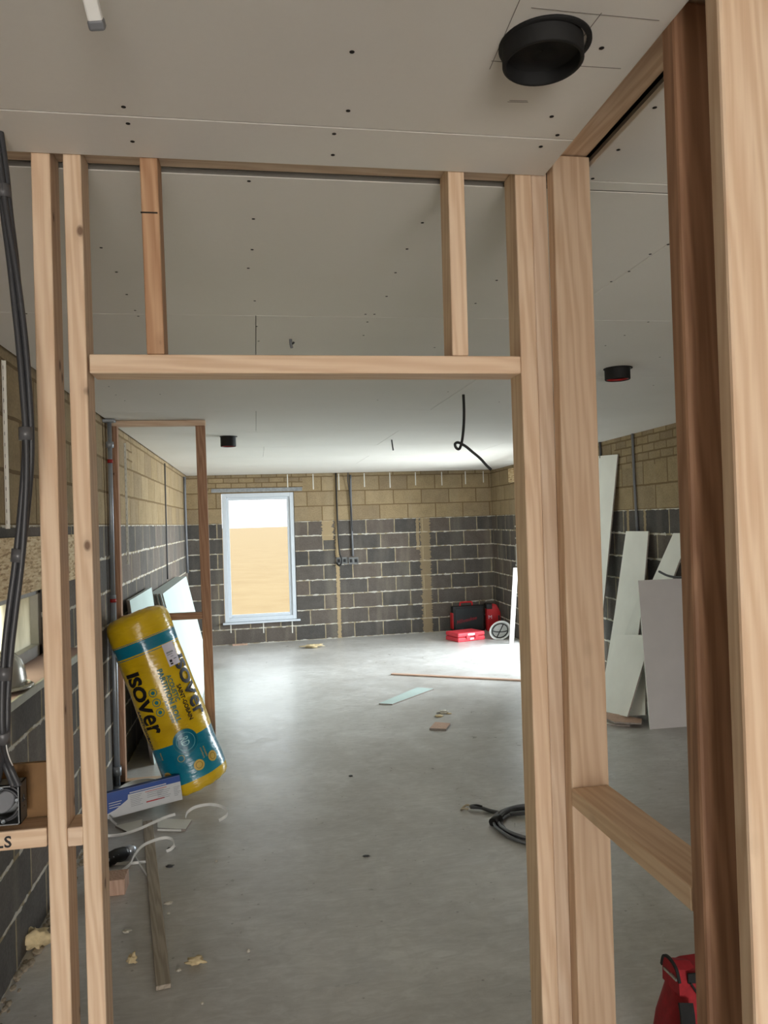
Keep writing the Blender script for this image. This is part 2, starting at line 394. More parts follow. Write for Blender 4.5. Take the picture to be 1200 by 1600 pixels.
# ceiling boards: rows of plasterboard with open joints
def ceiling_rows(name, x0, x1, z, ys, ends, parent=None):
    bm = bmesh.new()
    for i in range(len(ys)-1):
        cuts = [x0]+sorted(e for e in ends.get(i, []) if x0 < e < x1)+[x1]
        for a, b in zip(cuts, cuts[1:]):
            bx(bm, (a+(.0012 if a > x0 else 0), ys[i]+.0015, z), (b-(.0012 if b < x1 else 0), ys[i+1]-.0015, z+.0125), .0012, 1)
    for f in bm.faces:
        if f.normal.y < -.9 and f.calc_center_median().y < ys[0]+.01: f.material_index = 1  # front edge faces take the grey joint colour as painted shade
    bx(bm, (x0, ys[0], z+.0127), (x1, ys[-1], z+.02), mi=1)
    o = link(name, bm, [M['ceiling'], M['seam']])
    return o
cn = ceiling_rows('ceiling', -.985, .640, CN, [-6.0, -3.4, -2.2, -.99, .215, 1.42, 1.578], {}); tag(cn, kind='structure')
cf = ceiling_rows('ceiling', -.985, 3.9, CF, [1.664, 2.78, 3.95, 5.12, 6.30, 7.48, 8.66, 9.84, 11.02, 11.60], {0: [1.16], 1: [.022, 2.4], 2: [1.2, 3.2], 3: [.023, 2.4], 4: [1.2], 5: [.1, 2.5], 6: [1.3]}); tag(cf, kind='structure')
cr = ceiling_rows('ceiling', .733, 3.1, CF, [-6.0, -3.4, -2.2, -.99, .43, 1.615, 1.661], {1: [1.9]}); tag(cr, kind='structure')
# faint tapers beside the joints
# screws
bm = bmesh.new(); lathe(bm, [(.0042, 0), (.0042, .0008), (.0015, .0014)], 10)
sc0 = None
SCR = [(193,167),(200,193),(207,221),(550,81),(544,173),(522,209),(520,242),(940,75),(862,182),(845,229),(871,211),
       (1023,168),(966,234),(926,279),(389,283),(396,342),(394,390),(388,419),(158,387),(182,425),(198,460),(211,485),(216,494),
       (660,348),(636,389),(618,426),(604,463),(571,491),(585,491),(574,503),(568,524),(776,438),(743,474),(679,543),
       (1044,382),(1016,397),(983,424),(955,440),(1013,503),(976,524),(946,540),(1031,558),(1021,602),(398,470),(401,510),(404,533),(420,560),
       (41,490),(170,604),(181,617),(195,626),(250,616),(590,625),(780,628),(700,612)]
me = bpy.data.meshes.new('screw_head'); bm.to_mesh(me); bm.free(); me.materials.append(M['hole'])
for (x, y) in SCR:
    par = cn if pZ(x, y, CN).y < 1.57 and pZ(x, y, CN).x < .64 else cf
    z = CN if par is cn else CF
    p = pZ(x, y, z)
    if par is cf and p.y < 1.66: par = cr
    o = bpy.data.objects.new('screw_head', me); C.objects.link(o); o.parent = par
    o.location = (p.x, p.y, z+.0002); o.rotation_euler = (R(180), 0, 0)
def mark(p, q, wd, z, par):
    p, q = Vector(p), Vector(q); d = (q-p).normalized(); s = Vector((-d.y, d.x, 0))*wd/2
    bm = bmesh.new()
    vs = [bm.verts.new(Vector((v.x, v.y, zz))) for zz in (z, z-.0004) for v in (p-s, p+s, q+s, q-s)]
    for f in ((0, 1, 2, 3), (4, 5, 6, 7), (0, 1, 5, 4), (1, 2, 6, 5), (2, 3, 7, 6), (3, 0, 4, 7)): bm.faces.new([vs[i] for i in f])
    return link('pencil_line', bm, M['pencil'], par)
for a, b in (((765, 108), (812, 0)), ((830, 12), (1030, 32)), ((890, 85), (940, 20)), ((768, 95), (800, 98)), ((890, 102), (970, 107)), ((793, 159), (825, 159.6)), ((796, 157), (824, 157.6))):
    mark(pZ(*a, CN), pZ(*b, CN), .0012, CN, cn)

# ------------------------------------------------------------------ timber framing
def beam(name, p0, p1, w, d, mat, label=None, cat='timber', group=None, parent=None, bev=.003, twist=0, xref=(1, 0, 0)):
    """sawn timber whose local z runs from p0 to p1; w across xref, d across the other way"""
    p0, p1 = Vector(p0), Vector(p1); z = (p1-p0).normalized(); x = Vector(xref); x = (x-z*x.dot(z)).normalized(); y = z.cross(x)
    L = (p1-p0).length; bm = bmesh.new(); bx(bm, (-w/2, -d/2, 0), (w/2, d/2, L), bev, 2)
    m = Matrix(((x.x, y.x, z.x, p0.x), (x.y, y.y, z.y, p0.y), (x.z, y.z, z.z, p0.z), (0, 0, 0, 1)))
    o = link(name, bm, mat, parent, mw=m)
    if label: tag(o, label, cat, group)
    return o
Y1, D1 = 1.58, .073; YM = Y1+D1/2; ZP = 2.526
TG = 'timber framing of the partition wall'
beam('wall_stud', (-.397, YM, 0), (-.395, YM, ZP), .0355, D1, M['pine'], 'leftmost full height pine stud, left of the door opening', 'stud', TG)
beam('wall_stud', (-.330, YM, 0), (-.3365, YM, ZP), .034, D1, M['pine'], 'pine stud forming the left jamb of the rough door opening', 'stud', TG)
beam('cripple_stud', (-.187, YM, 2.1165), (-.191, YM, ZP), .0345, D1, M['pine_dark'], 'short stub stud above the door header, left one with dark saw line', 'stud', TG)
beam('cripple_stud', (.4405, YM, 2.1165), (.4435, YM, ZP), .036, D1, M['pine'], 'short stub stud above the door header, right one with small knots', 'stud', TG)
beam('wall_stud', (.592, YM, 0), (.593, YM, ZP), .037, D1, M['pine'], 'pine stud forming the right jamb of the door opening', 'stud', TG)
beam('wall_stud', (.628, YM, 0), (.629, YM, ZP), .0352, D1, M['pine_pale'], 'pale pine stud doubled up against the right jamb stud', 'stud', TG)
beam('door_header', (-.314, YM, 2.097), (.574, YM, 2.097), .038, D1, M['pine'], 'horizontal pine header across the top of the door opening', 'beam', TG, xref=(0, 0, 1))
beam('top_plate', (-.99, YM, 2.545), (.60, YM, 2.545), .038, D1, M['pine_pale'], 'thin top plate of the door partition along the ceiling', 'beam', TG, xref=(0, 0, 1))
beam('noggin', (-.99, YM, 1.179), (-.4155, YM, 1.179), .037, D1, M['pine'], 'horizontal noggin at lower left marked with black letters', 'beam', TG, xref=(0, 0, 1))
beam('noggin', (-.378, YM, 1.175), (-.349, YM, 1.175), .037, D1, M['pine_pale'], 'tiny noggin block between the two left studs', 'beam', TG, xref=(0, 0, 1))
XW = .685
beam('wall_stud', (.6795, 1.561, 0), (.688, 1.561, ZP+.012), .084, .037, M['pine'], 'broad faced pine end stud right of the door opening', 'stud', TG)
beam('wall_stud', (.681, 1.071, 0), (.681, 1.071, ZP+.012), .083, .038, M['pine_brown'], 'stud browned for its shade, second from the right edge of the photo', 'stud', TG, bev=.006)  # brown tone stands in for the shadow of the nearest stud
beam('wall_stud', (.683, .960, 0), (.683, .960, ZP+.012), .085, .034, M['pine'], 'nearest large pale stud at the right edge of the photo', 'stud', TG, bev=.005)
beam('top_plate', (.685, .1, 2.560), (.685, 1.58, 2.560), .038, .084, M['pine'], 'top plate of the side partition running towards the camera', 'beam', TG, xref=(0, 0, 1))
beam('noggin', (.682, 1.09, 1.1755), (.682, 1.542, 1.1755), .037, .084, M['pine'], 'low noggin between the end stud and the shaded stud at right', 'beam', TG, xref=(0, 0, 1))
# saw line on the left stub stud and nails
st = bpy.data.objects['cripple_stud']
nog = [o for o in bpy.data.objects if o.name.startswith('noggin') and 'marked' in o.get('label', '')][0]
tb = text_mesh('LS', .030, .0003, 0, .0006, 1.12)
bmesh.ops.rotate(tb, verts=tb.verts, cent=(0, 0, 0), matrix=Matrix.Rotation(R(90), 3, 'X'))
p = pY(5.5, 1324.5, Y1-.0006); xs = [v.co.x for v in tb.verts]; smax = max(xs)
bmesh.ops.translate(tb, verts=tb.verts, vec=(p.x-(smax-.0145), p.y, p.z))
o = link('handwritten_letters', tb, M['ink']); o.parent = nog; o.matrix_parent_inverse = nog.matrix_basis.inverted()
def adopt(o, par): o.parent = par; o.matrix_parent_inverse = par.matrix_basis.inverted()
p = pY(233, 332, Y1); bm = bmesh.new(); bx(bm, p+Vector((-.0165, -.0006, -.0018)), p+Vector((.0165, .001, .0012))); o = link('saw_line', bm, M['hole']); adopt(o, st)

# ------------------------------------------------------------------ far stub partition
YF = 5.55
beam('partition_stud', (-.950, YF, 0), (-.945, YF, 2.48), .038, .063, M['pine_brown'], 'left stud of the small stub frame behind the yellow roll', 'stud', 'timber of the small stub frame')
beam('partition_stud', (-.352, YF, .0), (-.366, YF, 2.48), .066, .038, M['pine_brown'], 'right end stud of the small stub frame beside the far window', 'stud', 'timber of the small stub frame')
beam('partition_plate', (-.985, YF, 2.498), (-.33, YF, 2.498), .038, .063, M['pine_pale'], 'top plate of the small stub frame against the ceiling', 'beam', 'timber of the small stub frame', xref=(0, 0, 1))
beam('partition_plate', (-.985, YF, .02), (-.33, YF, .02), .038, .063, M['pine'], 'bottom plate of the small stub frame on the concrete floor', 'beam', 'timber of the small stub frame', xref=(0, 0, 1))
beam('partition_noggin', (-.93, YF, 1.146), (-.387, YF, 1.146), .046, .063, M['pine_brown'], 'middle rail of the small stub frame above the yellow roll', 'beam', 'timber of the small stub frame', xref=(0, 0, 1))

# ------------------------------------------------------------------ far window
LW = Matrix.Translation(FP) @ Matrix.Rotation(fa, 4, 'Z')
def ring_bm(u0, u1, z0, z1, t, y0, y1, bev=.004):
    bm = bmesh.new()
    bx(bm, (u0, y0, z0), (u0+t, y1, z1), bev); bx(bm, (u1-t, y0, z0), (u1, y1, z1), bev)
    bx(bm, (u0+t, y0, z0), (u1-t, y1, z0+t), bev); bx(bm, (u0+t, y0, z1-t), (u1-t, y1, z1), bev)
    return bm
bm = ring_bm(uL+.004, uR-.004, zB, zT-.004, .062, .01, .08); wf = link('window_1', bm, M['upvc'], mw=LW); tag(wf, kind='structure')
def wchild(name, bm, m, par):
    o = link(name, bm, m, mw=LW); adopt(o, par); return o
t2 = .062
sash = wchild('sash', ring_bm(uL+.004+t2, uR-.004-t2, zB+t2, zT-.004-t2, .042, .028, .075, .006), M['upvc'], wf)
bm = bmesh.new(); bx(bm, (uL+.1, .045, zB+.1), (uR-.1, .051, zT-.1)); wchild('glass_pane', bm, M['glass'], sash)
bm = bmesh.new(); bx(bm, (uL-.03, -.055, zB-.028), (uR+.04, .02, zB), .006); wchild('window_sill', bm, M['upvc'], wf)
for px in (361, 412, 457):
    u, z = fu(px, 988); bm = bmesh.new(); bx(bm, (u-.008, -.004, z-.01), (u+.008, .0, zB-.02), .001); wchild('fixing_strap', bm, M['bead'], wf)
a, z0 = fu(330, 769); b, _ = fu(472, 765); bm = bmesh.new(); bx(bm, (a, -.006, zT+.012), (b, .1, zT+.07), .003)
o = link('trim_2', bm, M['steel'], mw=LW); tag(o, kind='structure')
# straps along the wall head
for i, px in enumerate((449, 489, 529, 569, 609, 649, 690, 727, 755)):
    u, z = fu(px, 742); bm = bmesh.new(); ln = (.2, .22, .24, .2, .22, .19, .2, .19, .17)[i]
    bx(bm, (u-.008, -.004, 2.50-ln), (u+.008, 0, 2.515), .001)
    o = link('wall_strap', bm, M['bead'], mw=LW)
    tag(o, 'short white fixing strap hanging from the ceiling edge on the far block wall', 'strap', 'white fixing straps along the top of the far wall')
# sockets and cables on the far wall
for i, (xa, xb, lab) in enumerate(((525, 543, 'left steel double socket box on the far wall with black cable'), (544.5, 560, 'right steel double socket box on the far wall with grey cable'))):
    u0, z1 = fu(xa, 871); u1, z0 = fu(xb, 881)
    e = empty('socket_box', FP+FD*u0, lab, 'socket box', 'steel socket boxes on the far wall', LW @ Matrix.Translation((u0, 0, z0)))
    bm = bmesh.new(); W, Hh = u1-u0, z1-z0
    bx(bm, (0, -.012, 0), (W, -.001, .008)); bx(bm, (0, -.012, Hh-.008), (W, -.001, Hh)); bx(bm, (0, -.012, 0), (.008, -.001, Hh)); bx(bm, (W-.008, -.012, 0), (W, -.001, Hh)); bx(bm, (0, -.003, 0), (W, -.001, Hh))
    o = link('box_body', bm, M['galv_box'], e)
    for q in (.25, .75):
        bm = bmesh.new(); bx(bm, (W*q-.02, -.010, Hh*.25), (W*q+.02, -.004, Hh*.75), .004); link('knockout', bm, M['black'], e)
tag(tube('black_cable', [pF(525, 739, .02), pF(526, 780, .02), pF(528, 830, .03), pF(530.5, 862, .05), pF(534, 874, .06), pF(532.5, 882, .06), pF(528.5, 883, .05), pF(526.5, 879, .03)], .012, M['pipe_black'], n=8),
    'black cable hanging down the far wall and hooked at its end', 'cable')
e = empty('conduit_drop', pF(548, 800), 'grey conduit with thin cable dropping to the right socket box on far wall', 'conduit')
o = tube('conduit', [pF(547.5, 742, .019), pF(549, 810, .019), pF(551.5, 869, .019)], .016, M['cable_grey']); adopt(o, e)
o = tube('thin_cable', [pF(544.5, 733, .12), pF(543.5, 750, .05), pF(546, 768, .035), pF(549, 800, .034), pF(550.5, 830, .03)], .008, M['cable']); adopt(o, e)
# chase strip below: pale angle bead on the corner
# ------------------------------------------------------------------ patio opening (mostly behind the jamb)
RW = Matrix.Translation(RP) @ Matrix.Rotation(R(90)+ra, 4, 'Z')
bm = ring_bm(DY0+.005, DY1-.005, .0, DZ-.005, .07, -.2, -.01); pd = link('door_1', bm, M['upvc'], mw=RW); tag(pd, kind='structure')
def rchild(name, bm, m, par):
    o = link(name, bm, m, mw=RW); adopt(o, par); return o
mid = (DY0+DY1)/2
ds1 = rchild('door_sash', ring_bm(DY0+.08, mid+.03, .07, DZ-.08, .06, -.10, -.04), M['upvc'], pd)
ds2 = rchild('door_sash', ring_bm(mid-.03, DY1-.08, .07, DZ-.08, .06, -.16, -.105), M['upvc'], pd)
bm = bmesh.new(); bx(bm, (DY0+.14, -.075, .13), (mid-.03, -.069, DZ-.14)); rchild('glass_pane', bm, M['glass'], ds1)
bm = bmesh.new(); bx(bm, (mid+.03, -.135, .13), (DY1-.14, -.129, DZ-.14)); rchild('glass_pane', bm, M['glass'], ds2)
bm = bmesh.new(); bx(bm, (DY1-.03, -.002, 1.06), (DY1+.06, .03, 1.09), .004); bx(bm, (DY1-.01, .0, 1.06), (DY1+.02, .03, 1.38), .004); rchild('fixing_bracket', bm, M['white_plastic'], pd)
for z in (.62, 1.45, 1.62):
    bm = bmesh.new(); bx(bm, (DY1, .0, z), (DY1+.12, .004, z+.02), .001); rchild('fixing_strap', bm, M['bead'], pd)
bm = bmesh.new(); bx(bm, (DY1+.03, .0, 2.27), (DY1+.27, .03, 2.47), .002)
o = link('timber_packer', bm, M['osb'], mw=RW); tag(o, 'small orange board panel at the top of the far right corner', 'board')

# ------------------------------------------------------------------ left side window near the camera
def Lx(name, a, b, m, par=None, bev=.003, kind=None):
    o = box(name, a, b, m, None, bev)
    if par: adopt(o, par)
    if kind: tag(o, kind=kind)
    return o
bm = bmesh.new()
for a, b in (((-1.17, WY0, WZ1-.045), (-1.09, WY1, WZ1)), ((-1.17, WY0, WZ0+.01), (-1.09, WY1, WZ0+.075)), ((-1.17, WY0, WZ0), (-1.09, WY0+.05, WZ1)), ((-1.17, WY1-.05, WZ0), (-1.09, WY1, WZ1))): bx(bm, a, b, .004)
w2 = link('window_2', bm, M['frame_grey']); tag(w2, kind='structure')
Lx('glass_pane', (-1.135, WY0+.05, WZ0+.07), (-1.129, WY1-.05, WZ1-.04), M['film_glass'], w2, 0)
bm = bmesh.new(); bx(bm, (-1.09, WY0, 1.125), (-.905, 4.3, 1.150), .003); sl = link('trim_3', bm, M['sill']); tag(sl, kind='structure')
bm = bmesh.new(); bx(bm, (-.905, WY0, 1.118), (-.893, 4.3, 1.152), .002); o = link('sill_edging', bm, M['sill_edge']); adopt(o, sl)
o = box('osb_panel', (-.999, 1.6, 1.503), (-.985, 4.75, 1.748), M['osb'], bev=.001); tag(o, 'strand board strip fixed across the left wall above the small window', 'board')
# hard hat on the sill
e = empty('hard_hat', (-1.0, 3.20, 1.150), 'silver hard hat sitting on the window sill at the left edge', 'helmet')
bm = bmesh.new()
prof = [(.115, .0), (.112, .03), (.106, .07), (.092, .105), (.065, .132), (.03, .146), (.002, .149)]
lathe(bm, prof, 28, cap=False); bmesh.ops.scale(bm, verts=bm.verts, vec=(.86, 1.02, .94))
o = link('shell', bm, M['silver'], e, True); o.modifiers.new('s', 'SOLIDIFY').thickness = .003; o.location = (0, 0, .022)
bm = bmesh.new(); lathe(bm, [(.106, .012), (.122, .004), (.123, .007), (.108, .018)], 28, cap=False)
for v in bm.verts:
    if v.co.y > 0: v.co.y *= 1.25; v.co.z -= v.co.y*.03
o = link('brim', bm, M['silver'], e, True); o.modifiers.new('s', 'SOLIDIFY').thickness = .002; o.location = (0, 0, .012)

# socket box and brown board at the left noggin
o = box('backing_board', (-.80, 1.640, 1.199), (-.392, 1.652, 1.307), M['pine_brown']); tag(o, 'brown board fixed behind the socket box on the left noggin', 'board')
for s_ in [bpy.data.objects['backing_board']]: s_.data.materials[0] = plain('brown_mdf', srgb(120, 88, 50), .7, var=.15, scale=12)
e = empty('cable_box', (-.529, 1.57, 1.200), 'dark steel socket box with coiled cables on the left noggin', 'socket box')
bm = bmesh.new(); x0, x1, z0, z1, ya, yb = -.531, -.4555, 1.2165, 1.2925, 1.558, 1.60
for a, b in (((x0, ya, z0), (x0+.002, yb, z1)), ((x1-.002, ya, z0), (x1, yb, z1)), ((x0, ya, z0), (x1, yb, z0+.002)), ((x0, ya, z1-.002), (x1, yb, z1)), ((x0, yb-.002, z0), (x1, yb, z1))): bx(bm, a, b)
bx(bm, (x1-.004, ya, z0), (x1, ya+.002, z1)); bx(bm, (x0, ya, z1-.004), (x1, ya+.002, z1))
o = link('box_body', bm, M['galv_box']); adopt(o, e)
cxz = (-.489, 1.254)
for rr, yy in ((.033, 1.572), (.029, 1.566), (.034, 1.582)):
    o = tube('coiled_cable', [(cxz[0]+rr*math.cos(t*.5), yy, cxz[1]+rr*math.sin(t*.5)) for t in range(13)], .0028, M['cable'], n=6, sm=3); adopt(o, e)
bm = bmesh.new(); lathe(bm, [(.022, 0), (.022, .008), (.019, .011)], 24); bmesh.ops.rotate(bm, verts=bm.verts, cent=(0, 0, 0), matrix=Matrix.Rotation(R(90), 3, 'X')); bmesh.ops.scale(bm, verts=bm.verts, vec=(.8, 1, 1.1))
bmesh.ops.rotate(bm, verts=bm.verts, cent=(0, 0, 0), matrix=Matrix.Rotation(R(35), 3, 'Y'))
bmesh.ops.translate(bm, verts=bm.verts, vec=(cxz[0]+.002, 1.577, cxz[1]+.004)); o = link('knockout', bm, M['cable_grey']); adopt(o, e)
for (x, z) in ((-.489, 1.287), (-.461, 1.262), (-.487, 1.224)):
    bm = bmesh.new(); lathe(bm, [(.0042, 0), (.0042, .004), (.0018, .004), (.0018, .001)], 14, cap=True); bmesh.ops.rotate(bm, verts=bm.verts, cent=(0, 0, 0), matrix=Matrix.Rotation(R(90), 3, 'X'))
    bmesh.ops.translate(bm, verts=bm.verts, vec=(x, 1.562, z)); o = link('screw_lug', bm, M['steel']); adopt(o, e)
# bundle of cables hanging down the left edge
path = [(-14, 150), (2, 255), (10, 330), (20, 400), (27, 460), (34, 530), (39, 600), (43, 680), (42, 740), (37, 810), (30, 880), (20, 950), (11, 1020), (6, 1090), (5, 1150), (12, 1190), (27, 1228)]
PP = [pY(x, y, 1.50 if y < 1180 else 1.555) for x, y in path]
e = empty('cable_bundle', PP[0], 'thick bundle of dark cables hanging down the left edge to the socket box', 'cable')
for kx in range(3):
    pts = []
    for i, p in enumerate(PP):
        a = kx*2.1+i*.35; r_ = .0064 if i < len(PP)-3 else .006
        pts.append(p+Vector((math.cos(a)*r_, math.sin(a)*r_, 0)))
    if kx == 1: pts = pts[:-2]+[pY(-2, 1215, 1.58), pY(-14, 1260, 1.58)]
    o = tube('cable', pts, .0058, M['cable'], n=10); adopt(o, e)
for (x, y) in ((40.5, 678), (28.5, 868), (7, 1052), (5, 1150), (5.5, 300)):
    p = pY(x, y, 1.50); i = min(range(len(path)), key=lambda q: abs(path[q][1]-y)); d = (PP[min(i+1, len(PP)-1)]-PP[i-1]).normalized()
    bm = bmesh.new(); tube_bm(bm, [p-d*.012, p+d*.012], .0125, 14); o = link('tape_band', bm, M['tape']); adopt(o, e)
o = tube('thin_wire', [pY(9, 1130, 1.5), pY(10, 1165, 1.5), pY(15, 1185, 1.52), pY(20, 1196, 1.55)], .0012, M['white_plastic'], n=5); adopt(o, e)

# beads and cables on the left wall
def bead(name, p, q, lab, wd=.02):
    p, q = Vector(p), Vector(q); bm = bmesh.new(); L = (p-q).length
    bx(bm, (-.0, -wd/2, 0), (.003, wd/2, L)); bx(bm, (.0, -.002, 0), (.014, .002, L))
    n = int(L/.045)
    for i in range(n): bx(bm, (.0031, -wd*.28, .02+i*.045), (.0038, -wd*.06, .034+i*.045), mi=1); 
    o = link(name, bm, [M['bead'], M['hole']]); o.location = q
    return tag(o, lab, 'bead')
p = pX(8, 553, -.999); q = pX(18, 826, -.999)
bead('angle_bead', (-.999, 3.30, 2.47), (-.999, 3.33, 1.785), 'white perforated bead on the left wall near the black cables')
bead('angle_bead', (-.999, 6.24, 2.44), (-.999, 6.26, 1.49), 'white perforated bead on the left wall behind the stub frame', .026)
tag(tube('wall_cable', [pX(257.5, 724, -.985), pX(259, 790, -.985), pX(262, 905, -.985)], .008, M['cable'], sm=3), 'thin dark cable running down the left wall beside the far corner', 'cable')
tag(tube('wall_conduit', [pX(288, 745, -.97), pX(290, 820, -.97), pX(293, 895, -.97)], .02, M['cable_grey'], sm=3), 'grey conduit standing in the left far corner of the room', 'conduit')
# prop pole
p0, p1 = pY(183.5, 1222, 5.47), pY(170.5, 655, 5.44); p0.z = .03
e = empty('telescopic_prop', (p0.x, p0.y, 0), 'grey telescopic prop pole with red collars standing by the left wall', 'prop')
m_ = p0.lerp(p1, .52)
for nm, a, b, r_, mt in (('lower_tube', p0, m_, .019, 'grey_metal'), ('upper_tube', m_, p1, .015, 'grey_metal')):
    o = tube(nm, [a, b], r_, M[mt], n=16, sm=0); adopt(o, e)
for t, mt, r_, h_ in ((.505, 'red_rubber', .021, .012), (.885, 'red_rubber', .018, .012), (.93, 'grey_metal', .026, .02), (.42, 'grey_metal', .024, .018), (.04, 'grey_metal', .028, .03)):
    c_ = p0.lerp(p1, t); d = (p1-p0).normalized(); o = tube('collar', [c_-d*h_, c_+d*h_], r_, M[mt], n=16, sm=0); adopt(o, e)
o = box('foot', (p0.x-.045, p0.y-.03, 0), (p0.x+.04, p0.y+.03, .02), M['grey_metal'], bev=.006); adopt(o, e)
o = box('head_pad', (p1.x-.045, p1.y-.03, 2.495), (p1.x+.04, p1.y+.03, 2.517), M['grey_metal'], bev=.006); adopt(o, e)

# ------------------------------------------------------------------ plasterboard stacks on the left wall
def lean_left(y0, y1, xb, xt, zt, th, mf, lab, group):
    bm = bmesh.new()
    v = [Vector((xb, y0, 0)), Vector((xb, y1, 0)), Vector((xt, y1, zt)), Vector((xt, y0, zt))]
    n = (v[1]-v[0]).cross(v[3]-v[0]).normalized(); n = n if n.x > 0 else -n
    base = v[0]; f = [bm.verts.new(p-base) for p in v]; b = [bm.verts.new(p-base-n*th) for p in v]
    bm.faces.new(f); bm.faces.new(b[::-1])
    for i in range(4): fc = bm.faces.new((f[i], f[(i+1) % 4], b[(i+1) % 4], b[i])); fc.material_index = 1
    o = link('plasterboard_sheet', bm, [mf, M['pb_edge']]); o.location = base
    return tag(o, lab, 'plasterboard', group)
G1 = 'plasterboard sheets stacked against the left wall'
for i in range(2):
    lean_left(5.98+.03*i, 7.20, -.80-.018*i, -.945-.018*i, 1.235, .0125, M['pb_green'], ('nearest pale green plasterboard sheet low against the left wall' if i == 0 else 'sheet tucked between the nearest pale sheet and left wall'), G1)
for i in range(9):
    x = .0148*i
    lab = 'large pale green front sheet of the plasterboard stack on the left wall' if i == 0 else ('one of the grey edged sheets inside the leaning plasterboard stack')
    lean_left(7.30+random.uniform(-.04, .04)*(i > 0), 9.70, -.60-x, -.860-x, 1.165, .0125, M['pb_green'], lab, G1)
# ------------------------------------------------------------------ insulation roll
k = N('yellow_wrap'); o_ = k.obj(); sp = k.n('SeparateXYZ'); k.l(o_, sp.inputs[0]); z = sp.outputs[2]
RL = 1.19; RRr = .206
wr = k.noise(k.scl(o_, (5, 5, 28)), 1, 4, .6); gl_ = k.noise(o_, 3, 4)
yl = k.ramp(gl_, (.3, srgb(206, 166, 14)), (.55, srgb(232, 192, 26)), (.8, srgb(216, 176, 52)))
tl = k.ramp(gl_, (.3, srgb(4, 112, 140)), (.7, srgb(18, 140, 164)))
def band(a, b): return k.math('MULTIPLY', k.math('GREATER_THAN', z, a), k.math('LESS_THAN', z, b))
m1 = k.math('MAXIMUM', band(RL*(1-.935), RL*(1-.715)), band(RL*(1-.198), RL*(1-.135)))
ln = k.math('MAXIMUM', band(RL*(1-.210), RL*(1-.206)), band(RL*(1-.131), RL*(1-.128)))
k.col(k.mix(k.math('MAXIMUM', m1, ln), yl, tl)); k.rough(.22); k.b.inputs['Specular IOR Level'].default_value = .6
k.b.inputs['Coat Weight'].default_value = .3; k.b.inputs['Coat Roughness'].default_value = .12
k.bump(k.math('ADD', wr, k.math('MULTIPLY', gl_, .8)), .5, .02)
M['wrap'] = k.m
tilt = R(19.2)
RB = Vector((-.418, 5.25, RRr*math.sin(tilt)))
RM = Matrix.Translation(RB) @ Matrix.Rotation(-tilt, 4, 'Y') @ Matrix.Rotation(R(-3), 4, 'X')
e = empty('insulation_roll', RB, 'yellow and teal wrapped insulation roll leaning against the left wall', 'insulation roll', mat=RM)
bm = bmesh.new(); n = 64; rings = []
prof = [(.0, -.0), (.10, -.004), (.165, .0), (.19, .008), (.202, .03)]+[(RRr, .06+(RL-.12)*i/24) for i in range(25)]+[(.202, RL-.03), (.19, RL-.008), (.16, RL+.012), (.10, RL+.022), (.0, RL+.026)]
for r_, z_ in prof:
    ring = []
    for kx in range(n):
        a = 2*math.pi*kx/n; q = Vector((math.cos(a)*2, math.sin(a)*2, z_*5)); w_ = noise.noise(q)*.006 + noise.noise(q*2.3)*.003
        rr = max(r_+(w_ if r_ > .15 else 0), .0005); zz = z_+(noise.noise(Vector((math.cos(a)*r_*20, math.sin(a)*r_*20, 3)))*.012 if r_ < .2 else 0)
        ring.append(bm.verts.new((rr*math.cos(a), rr*math.sin(a), zz)))
    rings.append(ring)
for a, b in zip(rings, rings[1:]):
    for kx in range(n): bm.faces.new((a[kx], a[(kx+1) % n], b[(kx+1) % n], b[kx])).smooth = True
link('roll_body', bm, M['wrap'], e)
RS = RRr+.007
def wrapmap(bm, s0, th0, off=0.0, rot=True):
    """bend flat print (x along the roll from its top, y round it) onto the roll"""
    for v in bm.verts:
        s = s0+v.co.x; t = th0+v.co.y/RRr; r_ = RS+off+v.co.z
        v.co = Vector((r_*math.sin(t), -r_*math.cos(t), RL-s))
def decal_text(name, txt, size, s0, th, mat, bold=0, spacing=1., fit=None, off=0, height=None):
    bm = text_mesh(txt, size, .0005, 0, bold, spacing)
    xs = [v.co.x for v in bm.verts]; x0, x1 = min(xs), max(xs); ys = [v.co.y for v in bm.verts]; y0, y1 = min(ys), max(ys)
    fx = fit/(x1-x0) if fit else 1; fy = height/(y1-y0) if height else fx
    for v in bm.verts: v.co.x = (v.co.x-x0)*fx; v.co.y = (v.co.y-y0)*fy
    bmesh.ops.subdivide_edges(bm, edges=[e_ for e_ in bm.edges if e_.calc_length() > .02], cuts=2)
    wrapmap(bm, s0*RL, th, off); return link(name, bm, mat, e)
def decal_poly(name, pts, s0, th, mat, off=0, grid=6):
    xs = [p[0] for p in pts]; bm = bmesh.new()
    f = bm.faces.new([bm.verts.new((x, y, 0)) for x, y in pts])
    bmesh.ops.triangulate(bm, faces=bm.faces)
    bmesh.ops.subdivide_edges(bm, edges=bm.edges[:], cuts=3, use_grid_fill=True)
    ex = bmesh.ops.extrude_face_region(bm, geom=bm.faces[:]); bmesh.ops.translate(bm, verts=[g for g in ex['geom'] if isinstance(g, bmesh.types.BMVert)], vec=(0, 0, .0006))
    wrapmap(bm, s0*RL, th, off); return link(name, bm, mat, e)
def disc(r_, n=28, c=(0, 0)): return [(c[0]+r_*math.cos(2*math.pi*i/n), c[1]+r_*math.sin(2*math.pi*i/n)) for i in range(n)]
